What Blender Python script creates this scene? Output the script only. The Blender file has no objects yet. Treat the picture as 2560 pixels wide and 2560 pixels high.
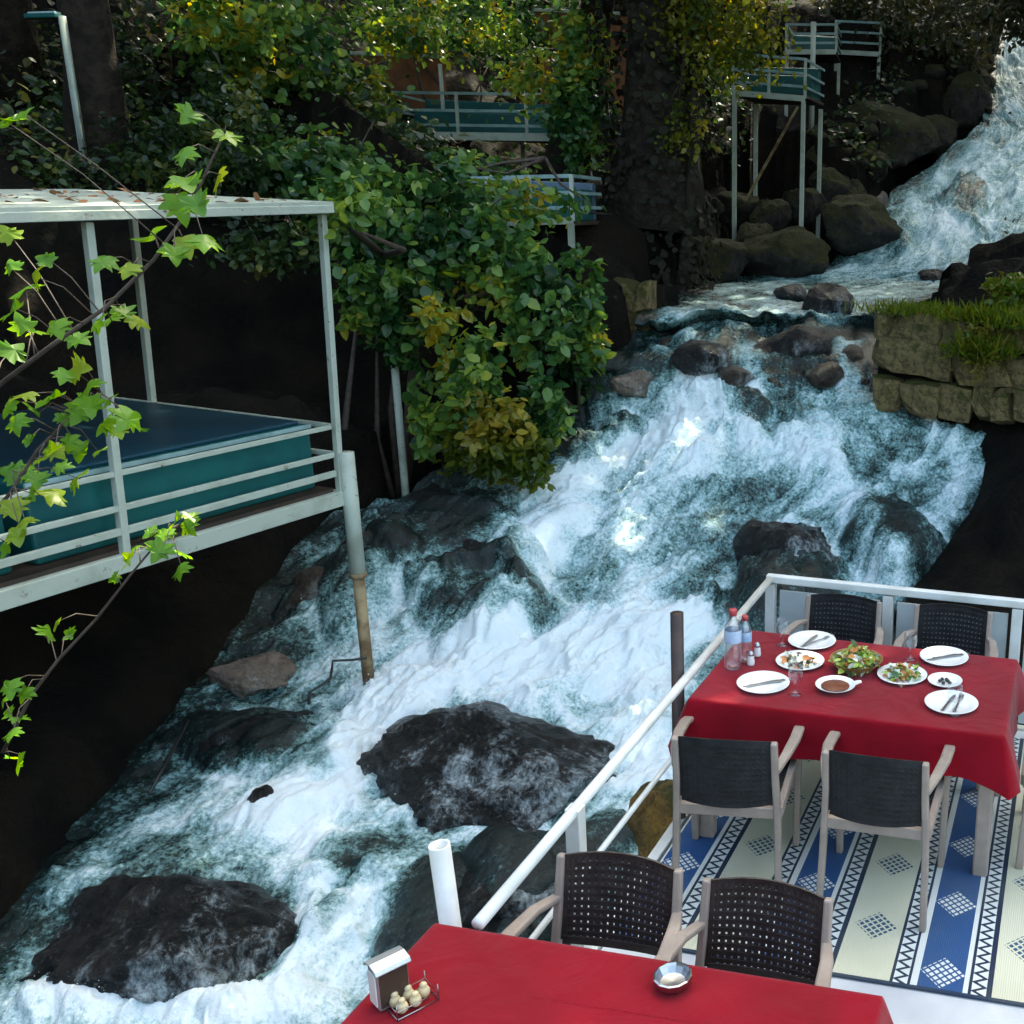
import bpy, math, random
import numpy as np
from mathutils import Vector, Matrix
rng = np.random.default_rng(7)
random.seed(7)
SC = bpy.context.scene
COL = SC.collection
PI = math.pi

# ------------------------------------------------------------------ camera
H = 2.86
FPX, CX, CY, SIZE = 2654.2, 2232.0, 1280.0, 2560.0
PITCH, ROLL = 0.27563, -0.04427
YAW = 0.16473                       # heading of the dining deck
cp, sp, cr, sr = math.cos(PITCH), math.sin(PITCH), math.cos(ROLL), math.sin(ROLL)
_f = np.array([0, cp, -sp]); _r0 = np.array([1.0, 0, 0]); _d0 = -np.cross(_r0, _f)
_r = cr*_r0 + sr*_d0; _d = -sr*_r0 + cr*_d0
cam = bpy.data.cameras.new('camera'); cam_o = bpy.data.objects.new('camera', cam); COL.objects.link(cam_o)
cam_o.matrix_world = Matrix(((_r[0], -_d[0], -_f[0], 0), (_r[1], -_d[1], -_f[1], 0), (_r[2], -_d[2], -_f[2], H), (0, 0, 0, 1)))
cam.sensor_width = 36; cam.lens = FPX/SIZE*36; cam.shift_x = (SIZE/2-CX)/SIZE
cam.clip_start = 0.05; cam.clip_end = 500
SC.camera = cam_o
# ------------------------------------------------------------------ light
SUN_EL, SUN_AZ = math.radians(54), math.radians(22)     # azimuth from +Y towards +X
w = bpy.data.worlds.new('World'); SC.world = w; w.use_nodes = True
nt = w.node_tree
sky = nt.nodes.new('ShaderNodeTexSky'); sky.sky_type = 'NISHITA'; sky.sun_disc = False
sky.air_density = 1.0; sky.dust_density = 4.0; sky.ozone_density = 0.0
sky.sun_elevation = SUN_EL; sky.sun_rotation = SUN_AZ
bg = nt.nodes['Background']; bg.inputs['Strength'].default_value = 0.15
nt.links.new(sky.outputs[0], bg.inputs[0])
sun = bpy.data.lights.new('sun', 'SUN'); sun.energy = 3.2; sun.angle = math.radians(0.55); sun.color = (1, .93, .8)
sun_o = bpy.data.objects.new('sun', sun); COL.objects.link(sun_o)
SDIR = Vector((math.sin(SUN_AZ)*math.cos(SUN_EL), math.cos(SUN_AZ)*math.cos(SUN_EL), math.sin(SUN_EL)))
sun_o.rotation_euler = (-SDIR).to_track_quat('-Z', 'Y').to_euler()
SC.view_settings.view_transform = 'Standard'; SC.view_settings.look = 'None'
SC.view_settings.use_white_balance = True; SC.view_settings.white_balance_temperature = 7100; SC.view_settings.white_balance_tint = 0
SC.view_settings.exposure = 2.5; SC.view_settings.gamma = 1
SC.cycles.max_bounces = 5; SC.cycles.diffuse_bounces = 2; SC.cycles.glossy_bounces = 2; SC.cycles.transmission_bounces = 4
SC.cycles.transparent_max_bounces = 12; SC.cycles.caustics_reflective = False; SC.cycles.caustics_refractive = False
SC.cycles.use_denoising = True

# ------------------------------------------------------------------ places read off the photograph, at real depths
def ray(x, y):
    return _r*(x-CX) + _d*(y-CY) + _f*FPX
def onz(x, y, z):
    d = ray(x, y); return d*((z-H)/d[2]) + np.array([0, 0, H])
def at(x, y, Y):
    d = ray(x, y); return d*(Y/d[1]) + np.array([0, 0, H])
def D(u, v, z):
    return (math.sin(YAW)*u + math.cos(YAW)*v, math.cos(YAW)*u - math.sin(YAW)*v, z)

# ------------------------------------------------------------------ noise
def _hash(ix, iy, iz, seed):
    h = (ix*374761393 + iy*668265263 + iz*2147483647 + seed*1274126177) & 0xffffffff
    h = ((h ^ (h >> 13))*1274126177) & 0xffffffff
    return ((h ^ (h >> 16)) & 0xffff)/65535.0
def vnoise(x, y, z=0.0, seed=0):
    x = np.asarray(x, float); y = np.asarray(y, float); z = np.asarray(z, float)+np.zeros_like(x)
    x0 = np.floor(x); y0 = np.floor(y); z0 = np.floor(z)
    fx, fy, fz = x-x0, y-y0, z-z0
    fx = fx*fx*(3-2*fx); fy = fy*fy*(3-2*fy); fz = fz*fz*(3-2*fz)
    ix, iy, iz = x0.astype(np.int64), y0.astype(np.int64), z0.astype(np.int64)
    r = 0
    for dx in (0, 1):
        for dy in (0, 1):
            for dz in (0, 1):
                wgt = (fx if dx else 1-fx)*(fy if dy else 1-fy)*(fz if dz else 1-fz)
                r = r + wgt*_hash(ix+dx, iy+dy, iz+dz, seed)
    return r*2-1
def fbm(x, y, z=0.0, o=4, seed=0, g=.5):
    r = 0; a = 1; f = 1
    for i in range(o):
        r = r + a*vnoise(np.asarray(x)*f, np.asarray(y)*f, np.asarray(z)*f, seed+i*17); a *= g; f *= 2.03
    return r

# ------------------------------------------------------------------ materials
MATS = {}
class NT:
    def __init__(s, name):
        s.m = bpy.data.materials.new(name); s.m.use_nodes = True; s.t = s.m.node_tree
        s.n = s.t.nodes; s.l = s.t.links; s.p = s.n['Principled BSDF']; s.out = s.n['Material Output']; MATS[name] = s.m
    def node(s, ty, **k):
        n = s.n.new(ty)
        for a, b in k.items(): setattr(n, a, b)
        return n
    def set(s, sock, v):
        if isinstance(v, bpy.types.NodeSocket): s.l.new(v, sock)
        elif isinstance(v, (tuple, list)) and len(v) == 3 and sock.type == 'RGBA': sock.default_value = (*v, 1)
        else: sock.default_value = v
    def mth(s, op, a, b=0.0, c=None, clamp=False):
        n = s.node('ShaderNodeMath', operation=op, use_clamp=clamp); s.set(n.inputs[0], a); s.set(n.inputs[1], b)
        if c is not None: s.set(n.inputs[2], c)
        return n.outputs[0]
    def mix(s, f, a, b):
        n = s.node('ShaderNodeMix', data_type='RGBA'); s.set(n.inputs[0], f); s.set(n.inputs[6], a); s.set(n.inputs[7], b); return n.outputs[2]
    def noise(s, vec, scale, detail=4, rough=.55, dist=0):
        n = s.node('ShaderNodeTexNoise'); n.inputs['Scale'].default_value = scale; n.inputs['Detail'].default_value = detail
        n.inputs['Roughness'].default_value = rough; n.inputs['Distortion'].default_value = dist
        if vec is not None: s.l.new(vec, n.inputs['Vector'])
        return n.outputs['Fac']
    def coord(s, which='Object', scale=None):
        o = s.node('ShaderNodeTexCoord').outputs[which]
        if scale:
            mp = s.node('ShaderNodeMapping'); mp.inputs['Scale'].default_value = scale; s.l.new(o, mp.inputs['Vector']); o = mp.outputs[0]
        return o
    def ramp(s, f, stops):
        n = s.node('ShaderNodeValToRGB'); e = n.color_ramp.elements
        while len(e) < len(stops): e.new(.5)
        for i, (p, c) in enumerate(stops): e[i].position = p; e[i].color = (*c, 1)
        s.l.new(f, n.inputs[0]); return n.outputs[0]
    def sstep(s, v, a, b):
        n = s.node('ShaderNodeMapRange', interpolation_type='SMOOTHSTEP'); s.set(n.inputs[0], v); n.inputs[1].default_value = a; n.inputs[2].default_value = b
        return n.outputs[0]
    def bump(s, h, strength, dist=.02):
        n = s.node('ShaderNodeBump'); n.inputs['Strength'].default_value = strength; n.inputs['Distance'].default_value = dist
        s.l.new(h, n.inputs['Height']); return n.outputs[0]
    def base(s, **k):
        for a, b in k.items():
            s.set(s.p.inputs[{'color': 'Base Color', 'rough': 'Roughness', 'metal': 'Metallic', 'spec': 'Specular IOR Level', 'normal': 'Normal', 'trans': 'Transmission Weight', 'ior': 'IOR', 'coat': 'Coat Weight', 'alpha': 'Alpha', 'sheen': 'Sheen Weight'}[a]], b)
        return s

def simple(name, c1, c2, scale=6, rough=.5, bump=0, bscale=None, lo=.35, hi=.65, metal=0, spec=.5, bdist=.01):
    k = NT(name); co = k.coord()
    f = k.noise(co, scale, 5)
    k.base(color=k.mix(k.sstep(f, lo, hi), c1, c2), rough=rough, metal=metal, spec=spec)
    if bump: k.base(normal=k.bump(k.noise(co, bscale or scale*4, 4), bump, bdist))
    return k
simple('white_paint', (.74, .75, .72), (.60, .61, .56), 5, .38, .1, 60)
k = simple('old_white_paint', (.44, .49, .41), (.27, .30, .22), 3.5, .5, .3, 30, .45, .8)
_c = k.p.inputs['Base Color'].links[0].from_socket; _co = k.coord(); k.base(color=k.mix(k.sstep(k.noise(_co, 13, 7, .7), .60, .70), _c, (.13, .06, .025)))
simple('rusty_pipe', (.36, .27, .14), (.16, .09, .04), 6, .7, .4, 40)
simple('brown_steel', (.035, .022, .018), (.06, .035, .025), 8, .5, .2, 40)
simple('floor_tile', (.60, .61, .62), (.50, .51, .53), 3, .35, .1, 20)
simple('taupe_plastic', (.33, .27, .225), (.27, .22, .185), 10, .42, .12, 90)
simple('dark_weave', (.020, .015, .014), (.034, .026, .024), 20, .42, .2, 120)
simple('slate_weave', (.011, .012, .013), (.019, .020, .022), 20, .6, .2, 120, spec=.25)
simple('panel_sheet', (.52, .56, .55), (.40, .45, .45), 2, .4, .1, 20)
simple('dark_wood', (.05, .03, .02), (.03, .02, .012), 6, .6, .3, 30)
simple('porcelain', (.82, .82, .80), (.78, .78, .76), 4, .18)
simple('steel', (.45, .46, .48), (.35, .36, .38), 9, .28, 0, None, .35, .65, 1)
simple('brushed_box', (.50, .53, .54), (.40, .43, .44), 3, .32, .05, 60, metal=.6)
simple('cream_ceramic', (.62, .54, .34), (.52, .42, .22), 8, .4)
simple('paper', (.80, .76, .70), (.74, .70, .64), 6, .8)
simple('teal_panel', (.007, .11, .105), (.005, .075, .078), 2.5, .42, .15, 14)
simple('teal_vinyl', (.007, .052, .082), (.005, .036, .062), 2, .4, .25, 9)
simple('teal_rail', (.30, .44, .43), (.20, .31, .30), 5, .5, .2, 30)
simple('cushion_blue', (.02, .10, .22), (.015, .07, .16), 3, .6, .2, 12)
simple('blue_sheet', (.10, .17, .24), (.07, .12, .17), 2, .35)
simple('brown_plaster', (.26, .10, .035), (.16, .06, .022), 3, .85, .3, 20)
simple('hose', (.012, .013, .012), (.02, .02, .018), 9, .4)
simple('bark', (.035, .026, .018), (.014, .010, .007), 7, .9, .9, 22, .35, .65, 0, .3, .03)
simple('twig', (.09, .065, .05), (.05, .035, .026), 20, .7, .3, 50)
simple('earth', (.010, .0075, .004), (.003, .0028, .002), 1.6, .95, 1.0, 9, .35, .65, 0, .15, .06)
simple('onion_white', (.78, .78, .70), (.62, .70, .50), 30, .4)
simple('lettuce', (.40, .50, .08), (.18, .34, .04), 30, .4)
simple('pale_lettuce', (.50, .56, .14), (.38, .48, .08), 30, .4)
simple('carrot', (.60, .18, .05), (.55, .28, .08), 30, .4)
simple('herb_green', (.05, .14, .03), (.03, .08, .02), 30, .5)
simple('olive_dark', (.02, .022, .02), (.05, .05, .03), 30, .3)
simple('red_sauce', (.20, .06, .025), (.14, .04, .02), 40, .35, .3, 90)
simple('wicker', (.35, .24, .08), (.22, .14, .04), 30, .6, .5, 60)
simple('cap_red', (.45, .06, .07), (.40, .05, .06), 5, .4)
simple('bottle_label', (.25, .40, .62), (.55, .66, .78), 12, .4)
simple('dry_leaf', (.35, .14, .05), (.20, .10, .04), 4, .7)
simple('lamp_glass', (.45, .60, .62), (.40, .55, .56), 4, .2)
k = simple('red_cloth', (.235, .0, .009), (.18, .0, .006), 2.2, .9, spec=.12); co = k.coord(); k.base(sheen=.15, normal=k.bump(k.mth('ADD', k.mth('MULTIPLY', k.noise(co, 240, 2), .12), k.noise(co, 5, 5, .5, 1.2)), .55, .016))
for nm, tc, fr, rg in (('clear_glass', (.95, .97, .97), .05, .03), ('clear_plastic', (.94, .96, .98), .22, .35)):
    k = NT(nm); tr = k.node('ShaderNodeBsdfTransparent'); tr.inputs[0].default_value = (*tc, 1); gl = k.node('ShaderNodeBsdfGlossy'); gl.inputs['Roughness'].default_value = rg; gl.inputs[0].default_value = (.95, .97, 1, 1)
    fn = k.node('ShaderNodeLayerWeight'); fn.inputs[0].default_value = .25; mx = k.node('ShaderNodeMixShader'); k.l.new(k.mth('ADD', k.mth('MULTIPLY', k.mth('POWER', fn.outputs[1], 2.5), .75), fr), mx.inputs[0]); k.l.new(tr.outputs[0], mx.inputs[1]); k.l.new(gl.outputs[0], mx.inputs[2]); k.l.new(mx.outputs[0], k.out.inputs['Surface'])

def rock(name, c1, c2, moss=None, lace=0.0, rough=.35, mlo=.45, mhi=.7):
    k = NT(name); co = k.coord('Object')
    f = k.noise(co, 3.2, 8, .65); fine = k.noise(co, 26, 6, .7); crk = k.noise(co, 9, 8, .72, .6)
    col = k.mix(k.sstep(f, .38, .62), c1, c2); col = k.mix(k.mth('MULTIPLY', k.sstep(crk, .52, .40), .7), col, tuple(x*.35 for x in c1))
    geo = k.node('ShaderNodeNewGeometry'); sx = k.node('ShaderNodeSeparateXYZ'); k.l.new(geo.outputs['Normal'], sx.inputs[0])
    if moss:
        mk = k.sstep(k.mth('ADD', k.mth('MULTIPLY', sx.outputs[2], .4), k.noise(co, 4, 7, .65)), mlo, mhi)
        col = k.mix(mk, col, k.mix(k.noise(co, 50, 4), moss, tuple(x*.3 for x in moss)))
    rgh = rough
    if lace:
        rgh = k.mth('ADD', rough*.6, k.mth('MULTIPLY', k.noise(co, 6, 4), .3))
        mp = k.coord('Object', (1.0, 1.0, .45))
        n1 = k.noise(mp, 7, 7, .7, .15); spk = k.noise(mp, 30, 5, .78)
        brk = k.noise(co, 1.3, 4, .6)
        fm_ = k.mth('ADD', k.mth('MULTIPLY', k.mth('SUBTRACT', brk, .5), 2.2), k.mth('ADD', k.mth('MULTIPLY', k.mth('SUBTRACT', n1, .5), 1.5), k.mth('MULTIPLY', k.mth('SUBTRACT', spk, .5), 1.3)))
        lc = k.sstep(fm_, .20-.18*lace, 1.05-.2*lace)
        col = k.mix(k.mth('MULTIPLY', lc, lace, clamp=True), col, (.62, .72, .74))
    k.base(color=col, rough=rgh, spec=.4, normal=k.bump(k.mth('ADD', k.mth('ADD', f, crk), k.mth('MULTIPLY', fine, .45)), 1.0, .07))
rock('wet_rock', (.010, .012, .012), (.026, .024, .022), None, 1.0, .34)
rock('veiled_rock', (.010, .012, .012), (.026, .024, .022), None, 1.15, .3)
rock('wet_rock_still', (.014, .014, .014), (.03, .026, .022), None, .6, .36)
rock('mossy_rock', (.018, .017, .013), (.048, .043, .034), (.042, .045, .004), 0, .85, .50, .72)
rock('wall_stone', (.15, .11, .045), (.30, .22, .09), (.08, .085, .010), 0, .9, .50, .72)
rock('ochre_rock', (.30, .17, .03), (.20, .12, .03), (.06, .07, .01), 0, .7, .7, .95)
rock('brown_wet_rock', (.06, .045, .032), (.11, .085, .06), None, .8, .4)
rock('sunlit_tint_rock', (.34, .27, .22), (.22, .16, .11), None, .6, .5)  # pale pinkish tone paints a sun patch into the rock colour

# water: foam broken up along the flow, wet dark water between
k = NT('rapids_water')
uvn = k.node('ShaderNodeUVMap', uv_map='flow')
def mpd(sc, loc=(0, 0, 0)):
    mp = k.node('ShaderNodeMapping'); mp.inputs['Scale'].default_value = sc; mp.inputs['Location'].default_value = loc; k.l.new(uvn.outputs[0], mp.inputs['Vector']); return mp.outputs[0]
fo = k.node('ShaderNodeAttribute', attribute_name='foam').outputs['Fac']
n1 = k.noise(mpd((1.7, 1.0, 1)), 1.6, 5, .6, .3)
oco = k.coord('Object')
n2 = k.mth('ADD', k.mth('MULTIPLY', k.noise(mpd((6, 3.6, 1)), 1.5, 5, .6), .5), k.mth('MULTIPLY', k.noise(oco, 8, 5, .65), .5))
n3 = k.noise(oco, 30, 5, .76)
nn = k.mth('ADD', k.mth('ADD', k.mth('MULTIPLY', k.mth('SUBTRACT', n1, .5), 1.0), k.mth('MULTIPLY', k.mth('SUBTRACT', n2, .5), 1.05)), k.mth('MULTIPLY', k.mth('SUBTRACT', n3, .5), 1.35))
calm = k.node('ShaderNodeAttribute', attribute_name='calm').outputs['Fac']
nn = k.mth('MULTIPLY', nn, k.mth('SUBTRACT', 1.0, k.mth('MULTIPLY', calm, .45)))
fm = k.mth('ADD', fo, nn)
msk = k.sstep(fm, .02, 1.0)
col = k.ramp(msk, [(0, (.008, .014, .013)), (.20, (.024, .050, .046)), (.45, (.14, .27, .26)), (.75, (.46, .63, .64)), (1, (.84, .92, .93))])
hh = k.mth('ADD', k.mth('MULTIPLY', n2, .6), k.mth('MULTIPLY', n3, .5))
k.base(color=col, rough=k.mth('ADD', .14, k.mth('MULTIPLY', msk, .6)), spec=.35, normal=k.bump(hh, .55, .05))
k = NT('spray'); k.base(color=(.88, .91, .93), rough=.4)

def leafmat(name, stops, trans=.45, attr='tint', gloss=.35):
    k = NT(name)
    f = k.node('ShaderNodeAttribute', attribute_name='tint').outputs['Fac'] if attr == 'tint' else k.node('ShaderNodeObjectInfo').outputs['Random']
    col = k.ramp(f, stops)
    k.base(color=col, rough=gloss, spec=.4)
    tr = k.node('ShaderNodeBsdfTranslucent'); hs = k.node('ShaderNodeHueSaturation'); hs.inputs['Hue'].default_value = .475; hs.inputs['Saturation'].default_value = 1.15; hs.inputs['Value'].default_value = 2.1
    k.l.new(col, hs.inputs['Color']); k.l.new(hs.outputs[0], tr.inputs['Color'])
    mx = k.node('ShaderNodeMixShader'); mx.inputs[0].default_value = trans
    k.l.new(k.p.outputs[0], mx.inputs[1]); k.l.new(tr.outputs[0], mx.inputs[2]); k.l.new(mx.outputs[0], k.out.inputs['Surface'])
BUSH = [(0, (.014, .048, .016)), (.35, (.050, .13, .034)), (.7, (.14, .25, .055)), (.93, (.26, .33, .05)), (1, (.42, .36, .05))]
leafmat('bush_leaf', BUSH, .38, 'tint', .27)
leafmat('bush_leaf_single', BUSH, .38, 'rand', .27)
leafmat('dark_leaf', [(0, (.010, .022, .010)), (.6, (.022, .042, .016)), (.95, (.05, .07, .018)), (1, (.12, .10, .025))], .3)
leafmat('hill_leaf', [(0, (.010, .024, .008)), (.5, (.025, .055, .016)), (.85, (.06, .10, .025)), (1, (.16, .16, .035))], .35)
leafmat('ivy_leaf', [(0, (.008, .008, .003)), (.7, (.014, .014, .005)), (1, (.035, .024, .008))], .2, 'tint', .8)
leafmat('sunlit_tint_leaf', [(0, (.05, .085, .012)), (.5, (.14, .16, .02)), (1, (.36, .30, .05))], .5)  # sunshine on the leaves is put into their yellow colour
leafmat('maple_leaf', [(0, (.08, .21, .014)), (.6, (.13, .29, .016)), (1, (.24, .31, .02))], .5, 'rand')
leafmat('olive_leaf', [(0, (.028, .035, .014)), (.7, (.05, .058, .024)), (1, (.09, .08, .03))], .3)
leafmat('grass_blade', [(0, (.05, .09, .012)), (.6, (.10, .16, .015)), (1, (.20, .17, .03))], .4)

# ------------------------------------------------------------------ mesh helpers
class MB:
    def __init__(s): s.v = []; s.f = []
    def quadbox(s, c, size, rot=None):
        x, y, z = [q/2 for q in size]; b = len(s.v)
        for dz in (-z, z):
            for dx, dy in ((-x, -y), (x, -y), (x, y), (-x, y)):
                p = Vector((dx, dy, dz))
                if rot is not None: p = rot @ p
                s.v.append((p.x+c[0], p.y+c[1], p.z+c[2]))
        for q in ((0, 3, 2, 1), (4, 5, 6, 7), (0, 1, 5, 4), (1, 2, 6, 5), (2, 3, 7, 6), (3, 0, 4, 7)): s.f.append(tuple(b+i for i in q))
        return s
    def bar(s, a, b, wx, wz, up=(0, 0, 1)):
        a, b = Vector(a), Vector(b); d = (b-a); L = d.length; d.normalize(); up = Vector(up)
        if abs(d.dot(up)) > .98: up = Vector((0, 1, 0))
        x = d.cross(up).normalized(); z = x.cross(d)
        R = Matrix((x, d, z)).transposed()
        return s.quadbox((a+b)/2, (wx, L, wz), R)
    def tube(s, pts, rad, n=8, cap=True):
        pts = [Vector(p) for p in pts]; m = len(pts)
        if not hasattr(rad, '__len__'): rad = [rad]*m
        b = len(s.v); nx = None
        for i, p in enumerate(pts):
            d = (pts[min(i+1, m-1)]-pts[max(i-1, 0)]).normalized()
            if nx is None: nx = d.orthogonal().normalized()
            else: nx = (nx-d*nx.dot(d)).normalized()
            ny = d.cross(nx)
            for j in range(n):
                q = p+(nx*math.cos(2*PI*j/n)+ny*math.sin(2*PI*j/n))*rad[i]; s.v.append(tuple(q))
        for i in range(m-1):
            for j in range(n): s.f.append((b+i*n+j, b+i*n+(j+1) % n, b+(i+1)*n+(j+1) % n, b+(i+1)*n+j))
        if cap: s.f.append(tuple(b+j for j in reversed(range(n)))); s.f.append(tuple(b+(m-1)*n+j for j in range(n)))
        return s
    def lathe(s, prof, n=24, c=(0, 0, 0)):
        b = len(s.v)
        for r, z in prof:
            for j in range(n): s.v.append((c[0]+r*math.cos(2*PI*j/n), c[1]+r*math.sin(2*PI*j/n), c[2]+z))
        for i in range(len(prof)-1):
            for j in range(n): s.f.append((b+i*n+j, b+i*n+(j+1) % n, b+(i+1)*n+(j+1) % n, b+(i+1)*n+j))
        s.f.append(tuple(b+j for j in reversed(range(n)))) if prof[0][0] > 1e-4 else None
        return s
    def mesh(s, name='mesh', smooth=False):
        me = bpy.data.meshes.new(name); me.from_pydata([tuple(p) for p in s.v], [], s.f); me.update()
        if smooth: me.shade_smooth()
        return me
    def build(s, name, mat, parent=None, smooth=False, bevel=0):
        o = obj(name, s.mesh(name, smooth), mat, parent)
        if bevel:
            m = o.modifiers.new('bevel', 'BEVEL'); m.width = bevel; m.segments = 2; m.limit_method = 'ANGLE'
        return o
def obj(name, me, mat, parent=None, loc=None, rot=None):
    o = bpy.data.objects.new(name, me); COL.objects.link(o)
    if mat is not None and len(me.materials) == 0: me.materials.append(MATS[mat])
    if parent is not None: o.parent = parent
    if loc is not None: o.location = tuple(loc)
    if rot is not None: o.rotation_euler = rot
    return o
def tag(o, label=None, cat=None, group=None, kind=None):
    if label: o['label'] = label
    if cat: o['category'] = cat
    if group: o['group'] = group
    if kind: o['kind'] = kind
    return o
def thing(name, label, cat, loc=(0, 0, 0), rz=0, group=None):
    o = bpy.data.objects.new(name, None); COL.objects.link(o); o.location = tuple(loc); o.rotation_euler = (0, 0, rz); o.empty_display_size = .1
    return tag(o, label, cat, group)
def dup(root, label, loc, rz, group=None):
    r = root.copy(); COL.objects.link(r); r.location = tuple(loc); r.rotation_euler = (0, 0, rz); tag(r, label, None, group)
    for ch in list(root.children):
        c = ch.copy(); COL.objects.link(c); c.parent = r
        for g in list(ch.children):
            e = g.copy(); COL.objects.link(e); e.parent = c
    return r
def npmesh(name, V, Fc, smooth=True, attrs=None, uv=None):
    """V (n,3); Fc (m,k) all the same size"""
    me = bpy.data.meshes.new(name); n, (m, kk) = len(V), Fc.shape
    me.vertices.add(n); me.vertices.foreach_set('co', np.ascontiguousarray(V, np.float32).ravel())
    me.loops.add(m*kk); me.loops.foreach_set('vertex_index', np.ascontiguousarray(Fc, np.int32).ravel())
    me.polygons.add(m); me.polygons.foreach_set('loop_start', np.arange(0, m*kk, kk, dtype=np.int32))
    me.polygons.foreach_set('use_smooth', np.full(m, smooth))
    for a, val in (attrs or {}).items():
        at_ = me.attributes.new(a, 'FLOAT', 'POINT'); at_.data.foreach_set('value', np.ascontiguousarray(val, np.float32))
    if uv is not None:
        l = me.uv_layers.new(name='flow'); l.data.foreach_set('uv', np.ascontiguousarray(uv[Fc.ravel()], np.float32).ravel())
    me.update(calc_edges=True); me.validate()
    return me
def gridfaces(nr, nc):
    i = np.arange(nr*nc).reshape(nr, nc)
    return np.stack([i[:-1, :-1], i[:-1, 1:], i[1:, 1:], i[1:, :-1]], -1).reshape(-1, 4)

# leaf outlines: (verts, tri faces) lying in XY, tip towards +Y, unit length
def outline_leaf(pts, fold=.18):
    V = [(0, .0, 0), (0, .5, .0), (0, 1.0, -.10)]
    L = [(-x, y, fold*abs(x)-.10*y*y) for x, y in pts]; Rr = [(x, y, fold*abs(x)-.10*y*y) for x, y in pts]
    V = np.array([(0, 0, 0)]+[(0, .5, -.02)]+Rr+[(0, 1, -.10)]+L[::-1]); n = len(pts)
    ring = list(range(2, 2+2*n+1)); tri = []
    seq = [0]+ring+[0]
    for a, b in zip(seq[:-1], seq[1:]): tri.append((1, a, b))
    return V, np.array(tri)
OVAL = outline_leaf([(.24, .18), (.33, .45), (.20, .78)])
SLIM = outline_leaf([(.15, .25), (.15, .65)])
BROAD = outline_leaf([(.30, .02), (.46, .28), (.40, .55), (.22, .80)])
MAPLE = outline_leaf([(.10, -.06), (.24, -.13), (.40, -.12), (.36, -.02), (.33, .08), (.46, .14), (.56, .22), (.63, .32), (.52, .34), (.42, .36), (.30, .38), (.40, .47), (.46, .58), (.36, .58), (.25, .56), (.20, .62), (.17, .72), (.10, .86)], .10)

def leafcloud(name, P, Nn, size, leaf, mat, parent=None, tint=None):
    """many real leaves in one mesh: P positions, Nn normals"""
    n = len(P); LV, LF = leaf
    Nn = Nn/np.linalg.norm(Nn, axis=1, keepdims=True)
    a = rng.normal(size=(n, 3)); a[:, 2] -= .6
    y = a - (a*Nn).sum(1, keepdims=True)*Nn; y /= np.linalg.norm(y, axis=1, keepdims=True)
    x = np.cross(y, Nn)
    s = np.asarray(size).reshape(-1, 1, 1)*np.ones((n, 1, 1))
    V = (LV[None, :, 0:1]*x[:, None] + LV[None, :, 1:2]*y[:, None] + LV[None, :, 2:3]*Nn[:, None])*s + P[:, None]
    kf = len(LV); Fc = (LF[None]+np.arange(n)[:, None, None]*kf).reshape(-1, 3)
    if tint is None: tint = np.clip(.42+.62*fbm(P[:, 0]*2.1+7, P[:, 1]*2.1, P[:, 2]*2.1, 2, 44)+.55*(rng.random(n)-.5), 0, 1)
    me = npmesh(name, V.reshape(-1, 3), Fc, False, {'tint': np.repeat(tint, kf)})
    return obj(name, me, mat, parent)
def clumps(c, rad, n, per=26, spread=.16, shell=.55, keep=None):
    """leaf positions gathered in clumps through an ellipsoid"""
    nc = max(3, n//per)
    d = rng.normal(size=(nc*3, 3)); d /= np.linalg.norm(d, axis=1, keepdims=True)
    r = shell+(1-shell)*rng.random(nc*3)**.6; r *= (.8+.35*vnoise(d[:, 0]*2.2, d[:, 1]*2.2, d[:, 2]*2.2, 5))
    C = d*r[:, None]
    C = C[:nc]
    idx = rng.integers(0, len(C), n)
    off = rng.normal(size=(n, 3))*spread*(.6+.8*rng.random(len(C))[idx])[:, None]
    Q = C[idx]+off
    P = np.array(c)+Q*np.array(rad)
    N = Q*.5+rng.normal(size=(n, 3))*.85+np.array([0, -.1, .55])
    return P, N

def ico(sub, fn, name='rock'):
    import bmesh
    bm = bmesh.new(); bmesh.ops.create_icosphere(bm, subdivisions=sub, radius=1)
    co = np.array([v.co[:] for v in bm.verts]); co = fn(co)
    for v, c in zip(bm.verts, co): v.co = c
    me = bpy.data.meshes.new(name); bm.to_mesh(me); bm.free(); me.shade_smooth(); return me
def blockmesh(rad, seed):
    import bmesh
    bm = bmesh.new(); bmesh.ops.create_cube(bm, size=2); bmesh.ops.subdivide_edges(bm, edges=bm.edges[:], cuts=2, use_grid_fill=True)
    c = np.array([v.co[:] for v in bm.verts]); rs = np.random.default_rng(seed); u_ = c/np.linalg.norm(c, axis=1, keepdims=True)
    p = c*.86+u_*.20
    sh = rs.normal(size=(3, 3))*.10; np.fill_diagonal(sh, 0); p = p+(p@sh)*np.array([1, .3, 1])
    for i in range(4):
        nrm = rs.normal(size=3); nrm /= np.linalg.norm(nrm); h = .95+.3*rs.random(); dd = p@nrm; p -= np.clip(dd-h, 0, None)[:, None]*nrm*.9
    p += rs.normal(size=p.shape)*.045; p *= np.array(rad)
    for v, q in zip(bm.verts, p): v.co = q
    me = bpy.data.meshes.new('stone'); bm.to_mesh(me); bm.free(); return me
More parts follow.
